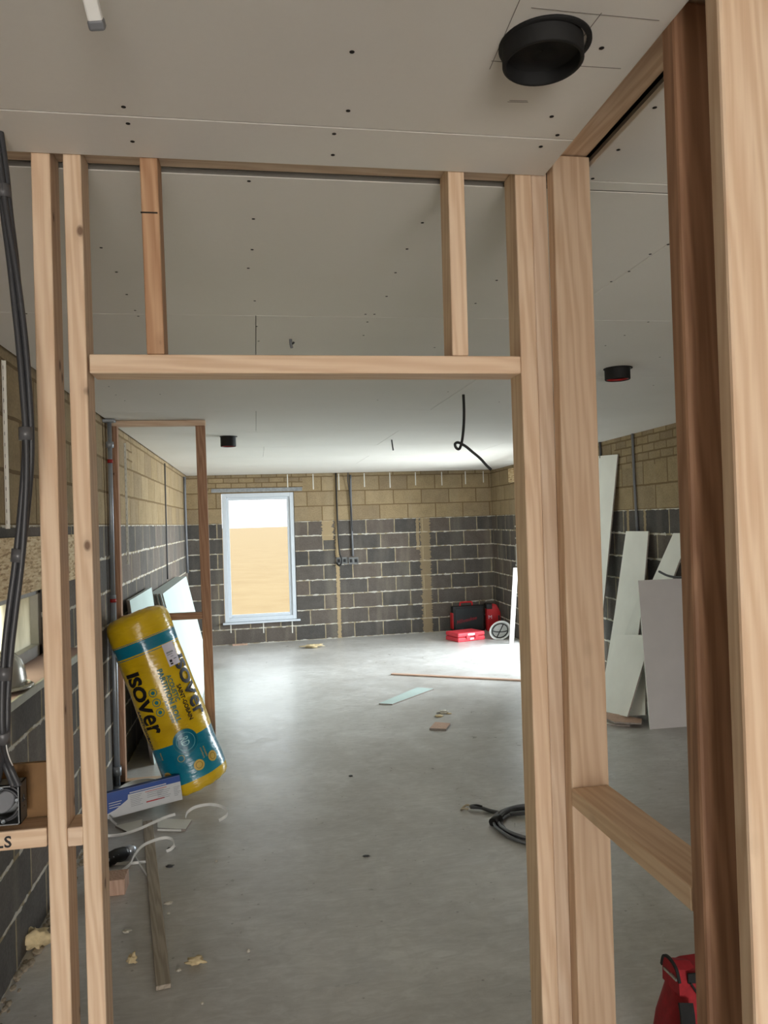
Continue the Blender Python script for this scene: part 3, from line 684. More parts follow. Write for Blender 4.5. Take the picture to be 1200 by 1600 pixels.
def decal_ring(name, r_, wd, s0, th, mat, off=.0):
    bm = bmesh.new(); n = 36
    rg = [[bm.verts.new((rr*math.cos(2*math.pi*i/n), rr*math.sin(2*math.pi*i/n), zz)) for i in range(n)] for rr, zz in ((r_, 0), (r_, .0006), (r_-wd, .0006), (r_-wd, 0))]
    for a, b in zip(rg, rg[1:]+rg[:1]):
        for i in range(n): bm.faces.new((a[i], a[(i+1) % n], b[(i+1) % n], b[i]))
    wrapmap(bm, s0*RL, th, off); return link(name, bm, mat, e)
lg = M['ink']
for tx_, a_, f_, b_ in (('ISOV', .285, .278, .006), ('er', .522, .130, .0025)): decal_text('printed_logo', tx_, .13, a_, R(-48), lg, b_, 1.0, fit=f_, height=.106)
decal_text('printed_text', 'SAINT-GOBAIN', .05, .49, R(-57), lg, .0008, 1., fit=.26, height=.028)
for tx_, a_, f_, b_ in (('ISOV', .285, .278, .006), ('er', .522, .130, .0025)): decal_text('printed_logo', tx_, .13, a_, R(45), lg, b_, 1.0, fit=f_, height=.098)
decal_text('printed_text', 'SAINT-GOBAIN', .05, .43, R(33), lg, .0012, 1., fit=.24, height=.03)
decal_text('printed_text', 'ACOUSTIC', .05, .36, R(22), M['teal_ink'], .0010, 1., fit=.18, height=.032)
decal_text('printed_text', 'PARTITION ROLL', .05, .315, R(11), M['teal_ink'], .0014, 1., fit=.36, height=.034)
decal_text('printed_text', 'APR 1200', .05, .48, R(4), M['teal_ink'], .0006, 1., fit=.15, height=.016)
for i, s in enumerate((.42, .475, .53)):
    decal_ring('printed_icon', .026, .004, s, R(-8), M['teal_ink'])
    decal_poly('printed_icon', disc(.012, 14), s, R(-8), M['teal_ink'])
decal_poly('printed_emblem', disc(.075), .725, R(14), plain('teal_emblem', srgb(6, 108, 132), .25), .0004)
decal_ring('printed_emblem', .078, .004, .725, R(14), M['teal_ink'], .0012)
decal_ring('printed_emblem', .058, .003, .725, R(14), plain('pale_teal_line', srgb(120, 190, 196), .3), .0014)
decal_text('printed_emblem', 'RD', .06, .70, R(6), plain('pale_teal_line2', srgb(150, 205, 208), .3), .0, 1., fit=.055, height=.05, off=.0014)
cy = plain('pale_yellow_print', srgb(214, 184, 96), .3)
for s, t in ((.87, 21), (.862, 50), (.875, -39)):
    decal_poly('printed_badge', disc(.034, 20), s, R(t), cy, .0004); decal_ring('printed_badge', .022, .004, s, R(t), plain('badge_line', srgb(150, 120, 30), .3), .0014)
decal_ring('printed_icon', .022, .003, .80, R(-3), cy, .0006)
decal_text('printed_text', 'thermal', .02, .735, R(-38), cy, 0, 1, fit=.05, height=.012)
for a_ in (0, 1): decal_text('printed_text', 'comfort' if a_ else 'acoustic', .02, .79, R(38-a_*6), cy, 0, 1, fit=.07, height=.012)
plb = decal_poly('paper_label', [(0, 0), (.15, 0), (.15, .085), (0, .085)], .20, R(34), M['label_white'], .001)
for (a_, b_, c2, d2) in ((.055, .01, .066, .06), (.072, .01, .077, .05), (.088, .03, .093, .05), (.108, .012, .125, .03), (.130, .012, .14, .03), (.108, .045, .112, .07)):
    decal_poly('label_print', [(a_, b_), (c2, b_), (c2, d2), (a_, d2)], .20, R(34), M['ink_grey'] if a_ < .1 else M['ink'], .002).parent = plb

# crumpled paper by the roll top
def crumple(name, p, r_, m, lab, cat, sq=(1, 1, .6), seed=0, amp=.35):
    bm = bmesh.new(); bmesh.ops.create_icosphere(bm, subdivisions=3, radius=r_)
    for v in bm.verts:
        d = v.co.normalized(); k1 = 1+amp*noise.noise(d*1.8+Vector((seed*3.1, seed, 0)))*2+amp*.6*noise.noise(d*4+Vector((0, seed*7., 1)))
        v.co = Vector((v.co.x*sq[0]*k1, v.co.y*sq[1]*k1, v.co.z*sq[2]*k1))
    zmin = min(v.co.z for v in bm.verts); bmesh.ops.translate(bm, verts=bm.verts, vec=(0, 0, -zmin))
    o = link(name, bm, m, smooth=True, loc=Vector(p)); return tag(o, lab, cat)
# ------------------------------------------------------------------ blue and white carton
cA, cB = Vector((-.985, 4.84, .022)), Vector((-.50, 4.99, .022)); cd = (cB-cA).normalized(); cn_ = Vector((cd.y, -cd.x, 0))
ct = pY(288, 1208, 5.10).z; cl = pY(175, 1243, 4.96).z
zB2 = .035
cm = Matrix(((cd.x, -cn_.x, 0, cA.x), (cd.y, -cn_.y, 0, cA.y), (cd.z, 0, 1, 0), (0, 0, 0, 1)))
cL = (cB-cA).length; cH = .15
cm = Matrix.Translation(cA) @ Matrix.Rotation(math.atan2(cd.y, cd.x), 4, 'Z') @ Matrix.Rotation(-math.atan2(.04, cL), 4, 'Y') @ Matrix.Rotation(R(-8), 4, 'X')
e = empty('carton', cA, 'long blue and white carton lying in front of the yellow roll', 'box', mat=cm)
bm = bmesh.new(); bx(bm, (0, 0, 0), (cL, .06, cH), .002); link('carton_body', bm, M['box_white'], e)
def patch(name, pts, m, y=-.0008):
    bm = bmesh.new(); a = [bm.verts.new((x, y, z)) for x, z in pts]; b = [bm.verts.new((x, y+.0006, z)) for x, z in pts]
    bm.faces.new(a); bm.faces.new(b[::-1])
    for i in range(len(a)): bm.faces.new((a[i], a[(i+1) % len(a)], b[(i+1) % len(a)], b[i]))
    return link(name, bm, m, e)
bl = plain('blue_carton_print', srgb(20, 72, 156), .45)
patch('blue_panel', [(0, .0+.012), (.11, .045), (.185, .085), (.19, .112), (cL, .112), (cL, cH-.001), (0, cH-.001)], bl)
bm = bmesh.new(); bx(bm, (.001, .001, cH), (cL-.001, .06, cH+.0008)); link('blue_top', bm, bl, e)
def ptext(txt, size, x, z, m, y=-.0014, par=None):
    bm = text_mesh(txt, size, .0003); bmesh.ops.rotate(bm, verts=bm.verts, cent=(0, 0, 0), matrix=Matrix.Rotation(R(90), 3, 'X'))
    bmesh.ops.translate(bm, verts=bm.verts, vec=(x, y, z)); return link('printed_text', bm, m, par or e)
def lines(x0, x1, z0, n, dz, m, th=.0025):
    for i in range(n): patch('printed_line', [(x0, z0-i*dz), (x1-(i % 3)*.008, z0-i*dz), (x1-(i % 3)*.008, z0-i*dz+th), (x0, z0-i*dz+th)], m, -.0016)
lines(.075, .15, .086, 3, .014, M['box_white'], .004); lines(.20, .27, .098, 7, .010, M['ink_grey']); lines(.36, .44, .085, 5, .011, M['ink_grey'])
patch('printed_line', [(.29, .100), (.42, .100), (.42, .103), (.29, .103)], M['ink_red'], -.0016)
patch('printed_line', [(.29, .038), (.40, .038), (.40, .045), (.29, .045)], M['ink_red'], -.0016)
lines(.30, .40, .09, 3, .012, M['ink_grey']); patch('printed_line', [(.20, .117), (.42, .117), (.42, .123), (.20, .123)], M['box_white'], -.0016)
lines(.46, .50, .085, 6, .010, M['ink_grey'])

# ------------------------------------------------------------------ floor clutter, left
pb_off = [M['pb_white'], M['pb_edge']]
def flat_board(name, pts, th, mats, lab, cat, z=0):
    P = [Vector((p[0], p[1], z)) for p in pts]; base = P[0]; bm = bmesh.new()
    a = [bm.verts.new(p-base) for p in P]; b = [bm.verts.new(p-base+Vector((0, 0, th))) for p in P]
    bm.faces.new(a[::-1]); bm.faces.new(b)
    for i in range(len(a)): bm.faces.new((a[i], a[(i+1) % len(a)], b[(i+1) % len(a)], b[i])).material_index = 1
    o = link(name, bm, mats, loc=base); return tag(o, lab, cat)
g2 = lambda *q: [pZ(x, y, .012).to_tuple() for x, y in q]
o = beam('lath', (-.400, 3.07, .010), (-.690, 4.80, .011), .056, .018, M['pine_grey'], 'long weathered grey timber lath lying on the floor at left', 'timber', xref=(1, 0, 0))
flat_board('board_offcut', g2((246, 1279), (300, 1281), (290, 1296), (246, 1294)), .014, pb_off, 'small squarish plasterboard offcut touching the grey lath', 'offcut')
flat_board('board_offcut', g2((180, 1290), (222, 1280), (222, 1292), (200, 1300)), .012, pb_off, 'torn plasterboard scrap in front of the blue carton', 'offcut')
flat_board('board_offcut', [(-.93, 5.06), (-.70, 5.08), (-.72, 5.16), (-.90, 5.20)], .012, pb_off, 'pale board scrap on the floor between carton and stub frame', 'offcut')
wp = M['white_plastic']
def curl(pts, lab, wd=.016, th=.003, side=None, name='plastic_strip'):
    return tag(ribbon(name, pts, wd, th, wp, side), lab, 'strip')
c3 = lambda q, zs: [pZ(x, y, z) for (x, y), z in zip(q, zs)]
curl(c3([(290, 1277), (293, 1269), (305, 1261), (325, 1257), (343, 1259), (354, 1266), (354, 1274), (342, 1282)], [.012, .03, .05, .06, .055, .04, .025, .010]), 'long white plastic strip curling in a loop on the floor right of the carton', .018)
curl(c3([(168, 1306), (190, 1304), (215, 1296), (240, 1285), (258, 1277), (274, 1272)], [.05, .045, .05, .062, .066, .075]), 'white plastic strip lying straight across the grey lath', .016, .004)
curl(c3([(188, 1362), (203, 1350), (210, 1336), (222, 1322), (238, 1314), (256, 1309), (268, 1311), (272, 1320), (268, 1326), (260, 1330)], [.01, .02, .04, .05, .058, .06, .055, .04, .02, .01]), 'white plastic strip bent into an S shape over the lath', .016)
curl(c3([(172, 1350), (200, 1349), (235, 1346)], [.010, .010, .010]), 'white plastic strip lying flat beside the black cartridge bag', .014, .004)
curl(c3([(208, 1332), (218, 1350), (226, 1362), (234, 1374)], [.012, .010, .009, .009]), 'short pale plastic strip left of the lath end', .012, .003)
curl(c3([(246, 1296.5), (265, 1297), (283, 1297.5)], [.01, .01, .01]), 'thin white strip in front of the squarish offcut', .012, .004)
curl(c3([(170, 1276), (176, 1283), (182, 1288)], [.05, .03, .02]), 'tiny white strip end at the left jamb under the carton', .014, .004)
# black cartridge/bag
pa, pb_ = pZ(168, 1344, .035), pZ(205, 1328, .035); d = (pb_-pa).normalized()
e = empty('glove_pack', pa, 'black packet with white lettering and foil end lying beside the white strips', 'packet')
bm = bmesh.new(); tube_bm(bm, [pa-d*.02, pa, pa+d*.05, pa+d*.10, pa+d*.12], [.025, .036, .038, .034, .026], 14)
for v in bm.verts: v.co += Vector((0, 0, .006*noise.noise(v.co*30)))
o = link('packet_body', bm, M['black'], smooth=True); adopt(o, e)
bm = bmesh.new(); tube_bm(bm, [pa+d*.118, pa+d*.15, pa+d*.175], [.026, .030, .012], 8)
for v in bm.verts: v.co += Vector((0, 0, .012*noise.noise(v.co*50)))
o = link('foil_end', bm, plain('crumpled_foil', srgb(205, 212, 222), .3, .5)); adopt(o, e)
for i in range(3):
    c_ = pa+d*(.01+.028*i)+Vector((0, -.034, .012)); bm = bmesh.new(); bx(bm, c_+Vector((-.009, -.004, -.008)), c_+Vector((.009, .002, .008)), .002); o = link('printed_mark', bm, M['ink_grey']); adopt(o, e)
o = box('timber_block', (-.84, 3.90, 0), (-.675, 4.02, .075), M['pinkblock'], bev=.004); tag(o, 'pinkish sawn timber block on the floor beside the left jamb', 'block')
crumple('foam_lump', pZ(44, 1486, 0)+Vector((0.03, .0, 0)), .05, M['foam'], 'large yellowish dried foam lump at the foot of the left wall', 'foam', (1.0, .8, .8), 3, .5)
crumple('foam_lump', pZ(207, 1507), .018, M['foam'], 'small foam lump on the floor left of the lath', 'foam', (1, .8, 1.), 5, .5)
crumple('foam_lump', pZ(307, 1507), .024, M['foam'], 'flattened foam lump on the floor right of the lath end', 'foam', (1.4, .8, .5), 8, .5)
crumple('plaster_crumb', pZ(198, 1457), .012, M['foam_pale'], 'white plaster crumb between left jamb and the lath', 'crumb', (1.4, 1, .4), 2)
crumple('plaster_crumb', pZ(279, 1518), .009, M['foam_pale'], 'tiny plaster crumb just right of the lath tip', 'crumb', (1.2, 1, .5), 4)
crumple('plaster_crumb', pZ(388, 1488), .008, M['foam_pale'], 'grey crumb alone on the floor below centre left', 'crumb', (1, 1, .7), 9)
crumple('plaster_crumb', pZ(262, 1413), .012, M['foam_pale'], 'pale crumb touching the right side of the lath', 'crumb', (1.6, 1, .4), 12)
crumple('plaster_crumb', pZ(263, 1429), .007, M['foam_pale'], 'tiny round crumb beside the lath', 'crumb', (1, 1, .6), 13)
crumple('plaster_crumb', pZ(338, 1347), .007, M['foam_pale'], 'small white crumb on open floor right of the strips', 'crumb', (1, 1, .6), 14)
crumple('plaster_crumb', pZ(316, 1569), .005, M['foam_pale'], 'smallest white crumb near the bottom of the photo', 'crumb', (1, 1, .6), 15)
crumple('dark_chip', pZ(265, 1354), .014, M['cable'], 'dark flat chip on the floor right of the lath', 'chip', (1.4, 1, .2), 16)
crumple('dark_chip', pZ(268, 1326.5), .014, M['cable'], 'dark chip under the end of the curled strip', 'chip', (1.4, 1, .3), 17)
crumple('dark_chip', pZ(548, 1213), .012, M['cable'], 'dark chip in the middle of the open floor', 'chip', (1.2, 1, .3), 18)
crumple('dark_chip', pZ(572, 1338), .012, M['cable'], 'small dark chip on open floor below the middle', 'chip', (1.5, .8, .2), 19)
# mortar droppings along the left wall foot
bm = bmesh.new(); random.seed(4)
for i in range(150):
    y = 2.6+random.random()*3.0; s = .006+.02*random.random()**2; x = -.995+random.random()*.05
    r_ = bmesh.ops.create_icosphere(bm, subdivisions=1, radius=s)
    for v in r_['verts']: v.co = Vector((x+v.co.x, y+v.co.y*1.8, max(0, s*.2+v.co.z*.6)))
o = link('mortar_droppings', bm, M['mortar'], smooth=False); tag(o, 'line of mortar droppings and dirt along the foot of the left wall', 'debris', kind='stuff')
# round tub lid behind the carton
bm = bmesh.new(); lathe(bm, [(.001, .004), (.14, .004), (.145, .012), (.152, .012), (.155, .0), (.150, -.004)], 40, cap=False)
bm2 = bm; o = link('tub_lid', bm2, wp, smooth=True, loc=Vector((-.80, 5.32, .035))); o.modifiers.new('s', 'SOLIDIFY').thickness = .003; o.rotation_euler = (R(6), 0, 0)
tag(o, 'round white plastic tub lid half hidden behind the blue carton', 'lid')

# ------------------------------------------------------------------ open floor, middle
flat_board('board_offcut', g2((592, 1099), (613, 1100), (678, 1076), (652, 1074)), .0125, [M['pb_green'], M['pb_edge']], 'long pale blue plasterboard strip on the open floor', 'offcut')
beam('timber_batten', pZ(612, 1053, .008), pZ(880, 1066, .008), .055, .014, M['pinkblock'], 'long thin timber batten lying across the far floor', 'timber', xref=(.1, 1, 0))
flat_board('board_offcut', g2((671, 1139), (697, 1140), (704, 1131), (680, 1129)), .018, [M['pinkblock'], M['pb_edge']], 'small square beige offcut on the open floor', 'offcut')
for i, (x, y, r_, lb) in enumerate(((686, 1120, .022, 'thin curled wood shaving beside the square offcut'), (692, 1114, .03, 'pale torn scrap behind the square offcut'), (701, 1115.5, .016, 'dark ended shaving behind the square offcut'))):
    crumple('scrap', pZ(x, y), r_, M['foam'] if i != 1 else M['foam_pale'], lb, 'scrap', (1.5, 1.2, .25), 20+i, .6)
crumple('foam_lump', pZ(488, 1012), .07, M['foam'], 'yellow foam scrap near the far wall under the window side', 'foam', (1.7, 1, .25), 31, .5)
for i, (x, y, w_, lb) in enumerate(((375, 1008, .22, 'pale offcut at the foot of the far wall below the window'), (440, 1002, .35, 'long pale offcut at the foot of the far wall right of window'))):
    p = pZ(x, y); o = box('wall_foot_offcut', (-w_/2, -.03, 0), (w_/2, .03, .02), M['pinkblock'], bev=.002); o.location = p; o.rotation_euler = (0, 0, fa); tag(o, lb, 'offcut')
# hose / cable coil
e = empty('cable_coil', pZ(800, 1290), 'grey and black cable coil on the floor with metal hook end', 'cable coil')
ctr = pZ(838, 1292, 0)
random.seed(3)
for i in range(5):
    ra_, rb_ = .19+.012*i, .20+.016*i; z0 = .010+.009*(i % 3)
    pts = [ctr+Vector((ra_*math.cos(t*math.pi/10)+random.uniform(-.004, .004), rb_*math.sin(t*math.pi/10)*1.05, z0+.004*math.sin(t+i))) for t in range(21)]
    o = tube('cable_loop', pts, .0085, M['cable'] if i % 2 else M['cable_grey'], n=8, sm=4); adopt(o, e)
for dx, mt in ((0, 'cable'), (.02, 'cable_grey')):
    pts = [pZ(735, 1262, .02), pZ(752, 1263, .02), pZ(768, 1269-dx*60, .012), pZ(790, 1272, .012), pZ(815, 1272-dx*40, .02), pZ(850, 1268, .02)]
    o = tube('cable_tail', [p+Vector((0, dx, 0)) for p in pts], .008, M[mt], n=8); adopt(o, e)
o = tube('short_tie', [pZ(735, 1259, .02), pZ(745, 1258, .03), pZ(753, 1260, .03)], .006, M['black']); adopt(o, e)
hk = pZ(728, 1263, .012)
o = tube('metal_hook', [hk+Vector((.03*math.cos(t*.55), .03*math.sin(t*.55), .01*math.sin(t))) for t in range(10)], .006, plain('brass_hook', srgb(190, 176, 150), .35, .8), n=8, sm=4); adopt(o, e)
bm = bmesh.new(); tube_bm(bm, [ctr+Vector((-.235, .06, .02)), ctr+Vector((-.19, .10, .03))], .03, 12); o = link('tape_band', bm, M['black']); adopt(o, e)

# ------------------------------------------------------------------ tool cases at the far right corner
def fpt(px, y, off): return pF(px, y, off)
u0, _ = fu(702, 985); u1, _ = fu(752, 985)
CY = .06
e = empty('tool_case', pF(727, 1000), 'black tool case with red script logo standing against the far wall', 'tool case', mat=LW @ Matrix.Translation((u0+.01, -.20, 0)))
W = (u1-u0)*.97; HH = .40
bm = bmesh.new(); bx(bm, (0, 0, .0), (W, .06, HH), .012); bx(bm, (0, .064, .0), (W, .12, HH), .012); link('case_shell', bm, M['black'], e)
bm = bmesh.new(); bx(bm, (.03, -.006, .03), (W-.03, .002, HH-.04), .004); link('front_panel', bm, plain('dark_slate_plastic', srgb(34, 40, 42), .5), e)
bm = bmesh.new(); bx(bm, (-.014, .0, .05), (.004, .12, .30), .005); link('side_latch', bm, M['red'], e)
bm = bmesh.new(); tube_bm(bm, smooth_pts([(W*.26, .06, HH-.01), (W*.27, .06, HH+.045), (W*.33, .06, HH+.055), (W*.58, .06, HH+.055), (W*.64, .06, HH+.045), (W*.65, .06, HH-.01)], 4), .014, 10); link('handle', bm, M['red'], e)
bm = text_mesh('Milwaukee', .095, .001, .3, .002); bmesh.ops.rotate(bm, verts=bm.verts, cent=(0, 0, 0), matrix=Matrix.Rotation(R(90), 3, 'X') )
bmesh.ops.rotate(bm, verts=bm.verts, cent=(0, 0, 0), matrix=Matrix.Rotation(R(-10), 3, 'Y')); xs = [v.co.x for v in bm.verts]; f_ = .33/(max(xs)-min(xs))
bmesh.ops.scale(bm, verts=bm.verts, vec=(f_, 1, f_)); bmesh.ops.translate(bm, verts=bm.verts, vec=(.05, -.008, .13)); link('script_logo', bm, plain('dull_red_logo', srgb(140, 36, 46), .5), e)
# red upright case
e = empty('upright_case', pF(762, 998), 'red upright case with black top standing in the far right corner', 'tool case', mat=LW @ Matrix.Translation((u1-.012, -.34, 0)) @ Matrix.Rotation(R(-8), 4, 'Z'))
bm = bmesh.new(); W2, D2, H2 = .20, .16, .42
v0 = [(0, 0), (W2, 0), (W2+.01, .30), (W2-.05, H2), (.02, H2), (0, H2-.03)]
a = [bm.verts.new((x, 0, z)) for x, z in v0]; b = [bm.verts.new((x, D2, z)) for x, z in v0]
bm.faces.new(a); bm.faces.new(b[::-1])
for i in range(6): bm.faces.new((a[i], a[(i+1) % 6], b[(i+1) % 6], b[i]))
bmesh.ops.bevel(bm, geom=bm.edges[:], offset=.014, segments=3, affect='EDGES'); link('case_body', bm, M['red'], e)
bm = bmesh.new(); bx(bm, (-.01, -.006, H2-.07), (.08, D2+.006, H2+.012), .008); link('black_cap', bm, M['black'], e)
bm = bmesh.new(); bx(bm, (W2-.03, -.008, .17), (W2-.01, .004, .25), .003); link('latch', bm, M['black'], e)
ptext('M', .08, .012, .20, M['label_white'], -.002, e)
# red case lying flat
Mx = Matrix.Translation(pZ(697, 994)) @ Matrix.Rotation(R(-14), 4, 'Z')
A, B = pZ(716, 1004), pZ(758, 999); dd = (B-A).normalized(); ang = math.atan2(dd.y, dd.x)
e = empty('flat_tool_case', A, 'faded red tool case lying flat on the floor with white stickers', 'tool case', mat=Matrix.Translation(A) @ Matrix.Rotation(ang, 4, 'Z'))
Lc = (B-A).length; Dc = .34
bm = bmesh.new(); bx(bm, (0, 0, .0), (Lc, Dc, .060), .012); bx(bm, (0, 0, .064), (Lc, Dc, .125), .016); link('case_shell', bm, M['redlight'], e)
bm = bmesh.new(); bx(bm, (Lc*.3, -.012, .035), (Lc*.42, .004, .085), .003); bx(bm, (Lc*.62, -.012, .035), (Lc*.74, .004, .085), .003); link('latch', bm, M['redlight'], e)
bm = bmesh.new(); bx(bm, (Lc*.36, -.004, .080), (Lc*.62, .002, .112), .001); link('white_sticker', bm, M['label_white'], e)
bm = bmesh.new(); bx(bm, (Lc*.44, -.004, .020), (Lc*.58, .002, .045), .001); link('white_sticker', bm, M['label_white'], e)
# white helmet on its side
hm = Matrix.Translation(pZ(782, 998, 0)+Vector((0, 0, .122))) @ Matrix.Rotation(R(-12), 4, 'Z') @ Matrix.Rotation(R(68), 4, 'X') @ Matrix.Rotation(R(30), 4, 'Z')
e = empty('safety_helmet', (0, 0, 0), 'white safety helmet on its side showing the black straps inside', 'helmet', mat=hm)
bm = bmesh.new(); lathe(bm, [(.150, .0), (.132, -.006), (.126, -.04), (.116, -.085), (.088, -.125), (.045, -.146), (.002, -.152)], 32, cap=False); bmesh.ops.scale(bm, verts=bm.verts, vec=(1.12, .9, 1))
o = link('shell', bm, M['white_plastic'], e, True); md = o.modifiers.new('s', 'SOLIDIFY'); md.thickness = .004
bm = bmesh.new(); tube_bm(bm, [(.118*math.cos(t*math.pi/12), .098*math.sin(t*math.pi/12), -.02) for t in range(25)], .008, 8); link('headband', bm, M['black'], e)
for q in (35, 145):
    c_, s_ = math.cos(R(q)), math.sin(R(q))
    o = ribbon('strap', [(.118*c_, .10*s_, -.02), (.07*c_, .06*s_, -.08), (0, 0, -.10), (-.07*c_, -.06*s_, -.08), (-.118*c_, -.10*s_, -.02)], .014, .003, M['black'], (-s_, c_, 0)); o.parent = e
# white board leaning at the corner
p = [pZ(797, 1005, 0), pZ(803, 1006, 0), pY(810, 915, 10.55), pY(806, 900, 10.55)]
a0 = pZ(796, 1006, 0); b0 = pZ(806, 1005, 0)
sheet('leaning_strip', [a0, a0+Vector((.07, .02, 0)), a0+Vector((.19, .08, 1.05)), a0+Vector((.12, .07, 1.05))], .015, [M['pb_grey'], M['pb_edge']])
tag(bpy.data.objects['leaning_strip'], 'narrow white board leaning by the patio door next to the helmet', 'board')

# ------------------------------------------------------------------ boards leaning on the right wall
def plR(x, y, xb, xt, zt):
    # plane X = xb + (xt-xb)*z/zt + .0351*(Y-6.5)
    n = Vector((1, -.0351, -(xt-xb)/zt)); return pPl(x, y, Vector((xb, 6.5, 0)), n)
def rboard(q, xb, xt, zt, mats, lab, th=.0125, name='plasterboard_offcut', fl=()):
    P = [plR(x, y, xb, xt, zt) for x, y in q]
    P = [p if p.z > .0 else p-Vector((0, 0, p.z)) for p in P]
    o = sheet(name, P, th, mats); return tag(o, lab, 'plasterboard', 'plasterboard offcuts leaning on the right wall')
W_ = [M['pb_white'], M['pb_edge']]
rboard([(929, 713), (965, 710), (943, 945), (930, 1100), (885, 1100)], 3.36, 3.515, 2.35, W_, 'tallest narrow white board leaning beside the jamb on right wall')
rboard([(978, 830), (1013, 830), (1007, 905), (984, 1117), (940, 1122), (948, 1040), (960, 960)], 3.22, 3.50, 1.6, W_, 'medium height white board in the middle of the leaning offcuts')
rboard([(1052, 833), (1080, 833), (1060, 880), (1003, 1035), (962, 1035)], 3.31, 3.505, 1.57, W_, 'slanting white strip behind the grey board on the right')
rboard([(998, 1020), (1009, 1020), (1008, 1117), (976, 1122)], 3.13, 3.36, .8, W_, 'small pale offcut low down between the white and grey boards')
rboard([(963, 992), (1003, 992), (1006, 1033), (980, 1120), (940, 1116), (948, 1040)], 3.03, 3.26, .7, W_, 'low wide white offcut with a cut corner on the right')
F0, F1 = pY(1016, 1141, 5.85), pY(1080, 1136, 5.85); F0.z = F1.z = 0
T0, T1 = pY(997, 907, 5.95), pY(1078, 903, 5.95)
sheet('plasterboard_offcut', [F0, F1, T1, T0], .0125, [M['pb_grey'], M['pb_white']])  # grey face colour stands in for this board being lit less
o = bpy.context.scene.collection.objects[-1]; tag(o, 'large plasterboard piece greyed for its shade, standing in front on the right', 'plasterboard', 'plasterboard offcuts leaning on the right wall')
tag(tube('black_strap', [plR(1030, 893, 3.02, 3.4, 1.3), plR(1042, 899, 3.02, 3.4, 1.3), plR(1056, 902, 3.02, 3.4, 1.3), plR(1075, 902, 3.02, 3.4, 1.3)], .010, M['black']), 'black cable end hanging over the slanting white strip', 'cable')
for i, (q, z, lb) in enumerate((([(930, 1116), (948, 1113), (1003, 1123), (1002, 1130), (960, 1128)], .03, 'pale timber offcut lying under the leaning boards'), ([(930, 1124), (945, 1121), (988, 1127), (984, 1133), (940, 1131)], .0, 'white flat offcut on the floor under the leaning boards'))):
    P = [pZ(x, y, z+.012) for x, y in q]; flat_board('board_offcut', [(p.x, p.y) for p in P], .013, [M['pinkblock'] if i == 0 else M['pb_white'], M['pb_edge']], lb, 'offcut', z)
tag(tube('wall_conduit', [pR(988, 676, .015), pR(991, 750, .015), pR(996, 830, .015)], .012, M['cable_grey'], sm=3), 'grey conduit running down the right wall between the boards', 'conduit')
tag(tube('wall_cable', [pR(937, 690, .015), pR(938, 702, .015), pR(938.5, 716, .015)], .012, M['cable'], sm=3), 'dark cable end above the tallest white board', 'cable')

# ------------------------------------------------------------------ red tool bag at lower right
bgx, bgy = 1.272, 2.31
bm = bmesh.new()
def sec(z, x0, x1, y0, y1, n=7):
    out = []
    c_ = ((x0+x1)/2, (y0+y1)/2); hx, hy = (x1-x0)/2, (y1-y0)/2
    for i in range(28):
        a = 2*math.pi*i/28; ca, sa = math.cos(a), math.sin(a); p_ = 4.0
        rr = (abs(ca)**p_+abs(sa)**p_)**(-1/p_)
        out.append(bm.verts.new((c_[0]+hx*rr*ca+.006*noise.noise(Vector((ca*3, sa*3, z*9))), c_[1]+hy*rr*sa+.006*noise.noise(Vector((sa*3, ca*3, z*9+5))), z)))
    return out
rg = [sec(.0, bgx-.03, bgx+.42, bgy-.13, bgy+.13), sec(.04, bgx-.035, bgx+.425, bgy-.135, bgy+.135), sec(.12, bgx-.025, bgx+.42, bgy-.125, bgy+.125), sec(.20, bgx-.005, bgx+.41, bgy-.10, bgy+.10), sec(.27, bgx+.008, bgx+.40, bgy-.065, bgy+.065), sec(.31, bgx+.012, bgx+.395, bgy-.045, bgy+.045)]
for a, b in zip(rg, rg[1:]):
    for i in range(28): bm.faces.new((a[i], a[(i+1) % 28], b[(i+1) % 28], b[i])).smooth = True
bm.faces.new(rg[0][::-1]); bm.faces.new(rg[-1])
e = empty('tool_bag', (bgx+.2, bgy, 0), 'red fabric tool bag with black trim on the floor at lower right', 'bag')
o = link('bag_body', bm, M['redfab']); adopt(o, e)
bm = bmesh.new(); ap = [(-.052, .24), (-.050, .292), (-.036, .318), (0, .330), (.036, .318), (.050, .292), (.052, .24)]
a = [bm.verts.new((bgx+.002, bgy+y_, z_)) for y_, z_ in ap]; b = [bm.verts.new((bgx+.07, bgy+y_, z_-.012)) for y_, z_ in ap]
bm.faces.new(a); bm.faces.new(b[::-1])
for i in range(7): bm.faces.new((a[i], a[(i+1) % 7], b[(i+1) % 7], b[i]))
o = link('end_panel', bm, M['redfab']); adopt(o, e)
o = ribbon('flap_piping', [(bgx+.002, bgy-.054, .285), (bgx+.001, bgy-.038, .321), (bgx, bgy, .334), (bgx+.002, bgy+.038, .321), (bgx+.002, bgy+.054, .285)], .008, .008, M['blackfab'], (1, 0, 0)); adopt(o, e)
o = ribbon('top_band', [(bgx+.03, bgy-.055, .297), (bgx+.15, bgy-.056, .292), (bgx+.39, bgy-.056, .292)], .030, .006, M['blackfab'], (0, 0, 1)); adopt(o, e)
o = ribbon('zip', [(bgx-.003, bgy+.03, .286), (bgx-.003, bgy-.01, .289), (bgx-.003, bgy-.045, .290)], .008, .006, M['silver'], (0, 0, 1)); adopt(o, e)
o = ribbon('side_pad', [(bgx+.0, bgy-.088, .245), (bgx-.006, bgy-.108, .21), (bgx-.018, bgy-.128, .165), (bgx-.034, bgy-.145, .10)], .045, .010, M['blackfab'], (1, 0, 0)); adopt(o, e)
o = ribbon('strap', [(bgx+.005, bgy-.118, .19), (bgx+.015, bgy-.135, .15), (bgx+.04, bgy-.15, .07)], .014, .005, M['blackfab'], (1, 0, 0)); adopt(o, e)
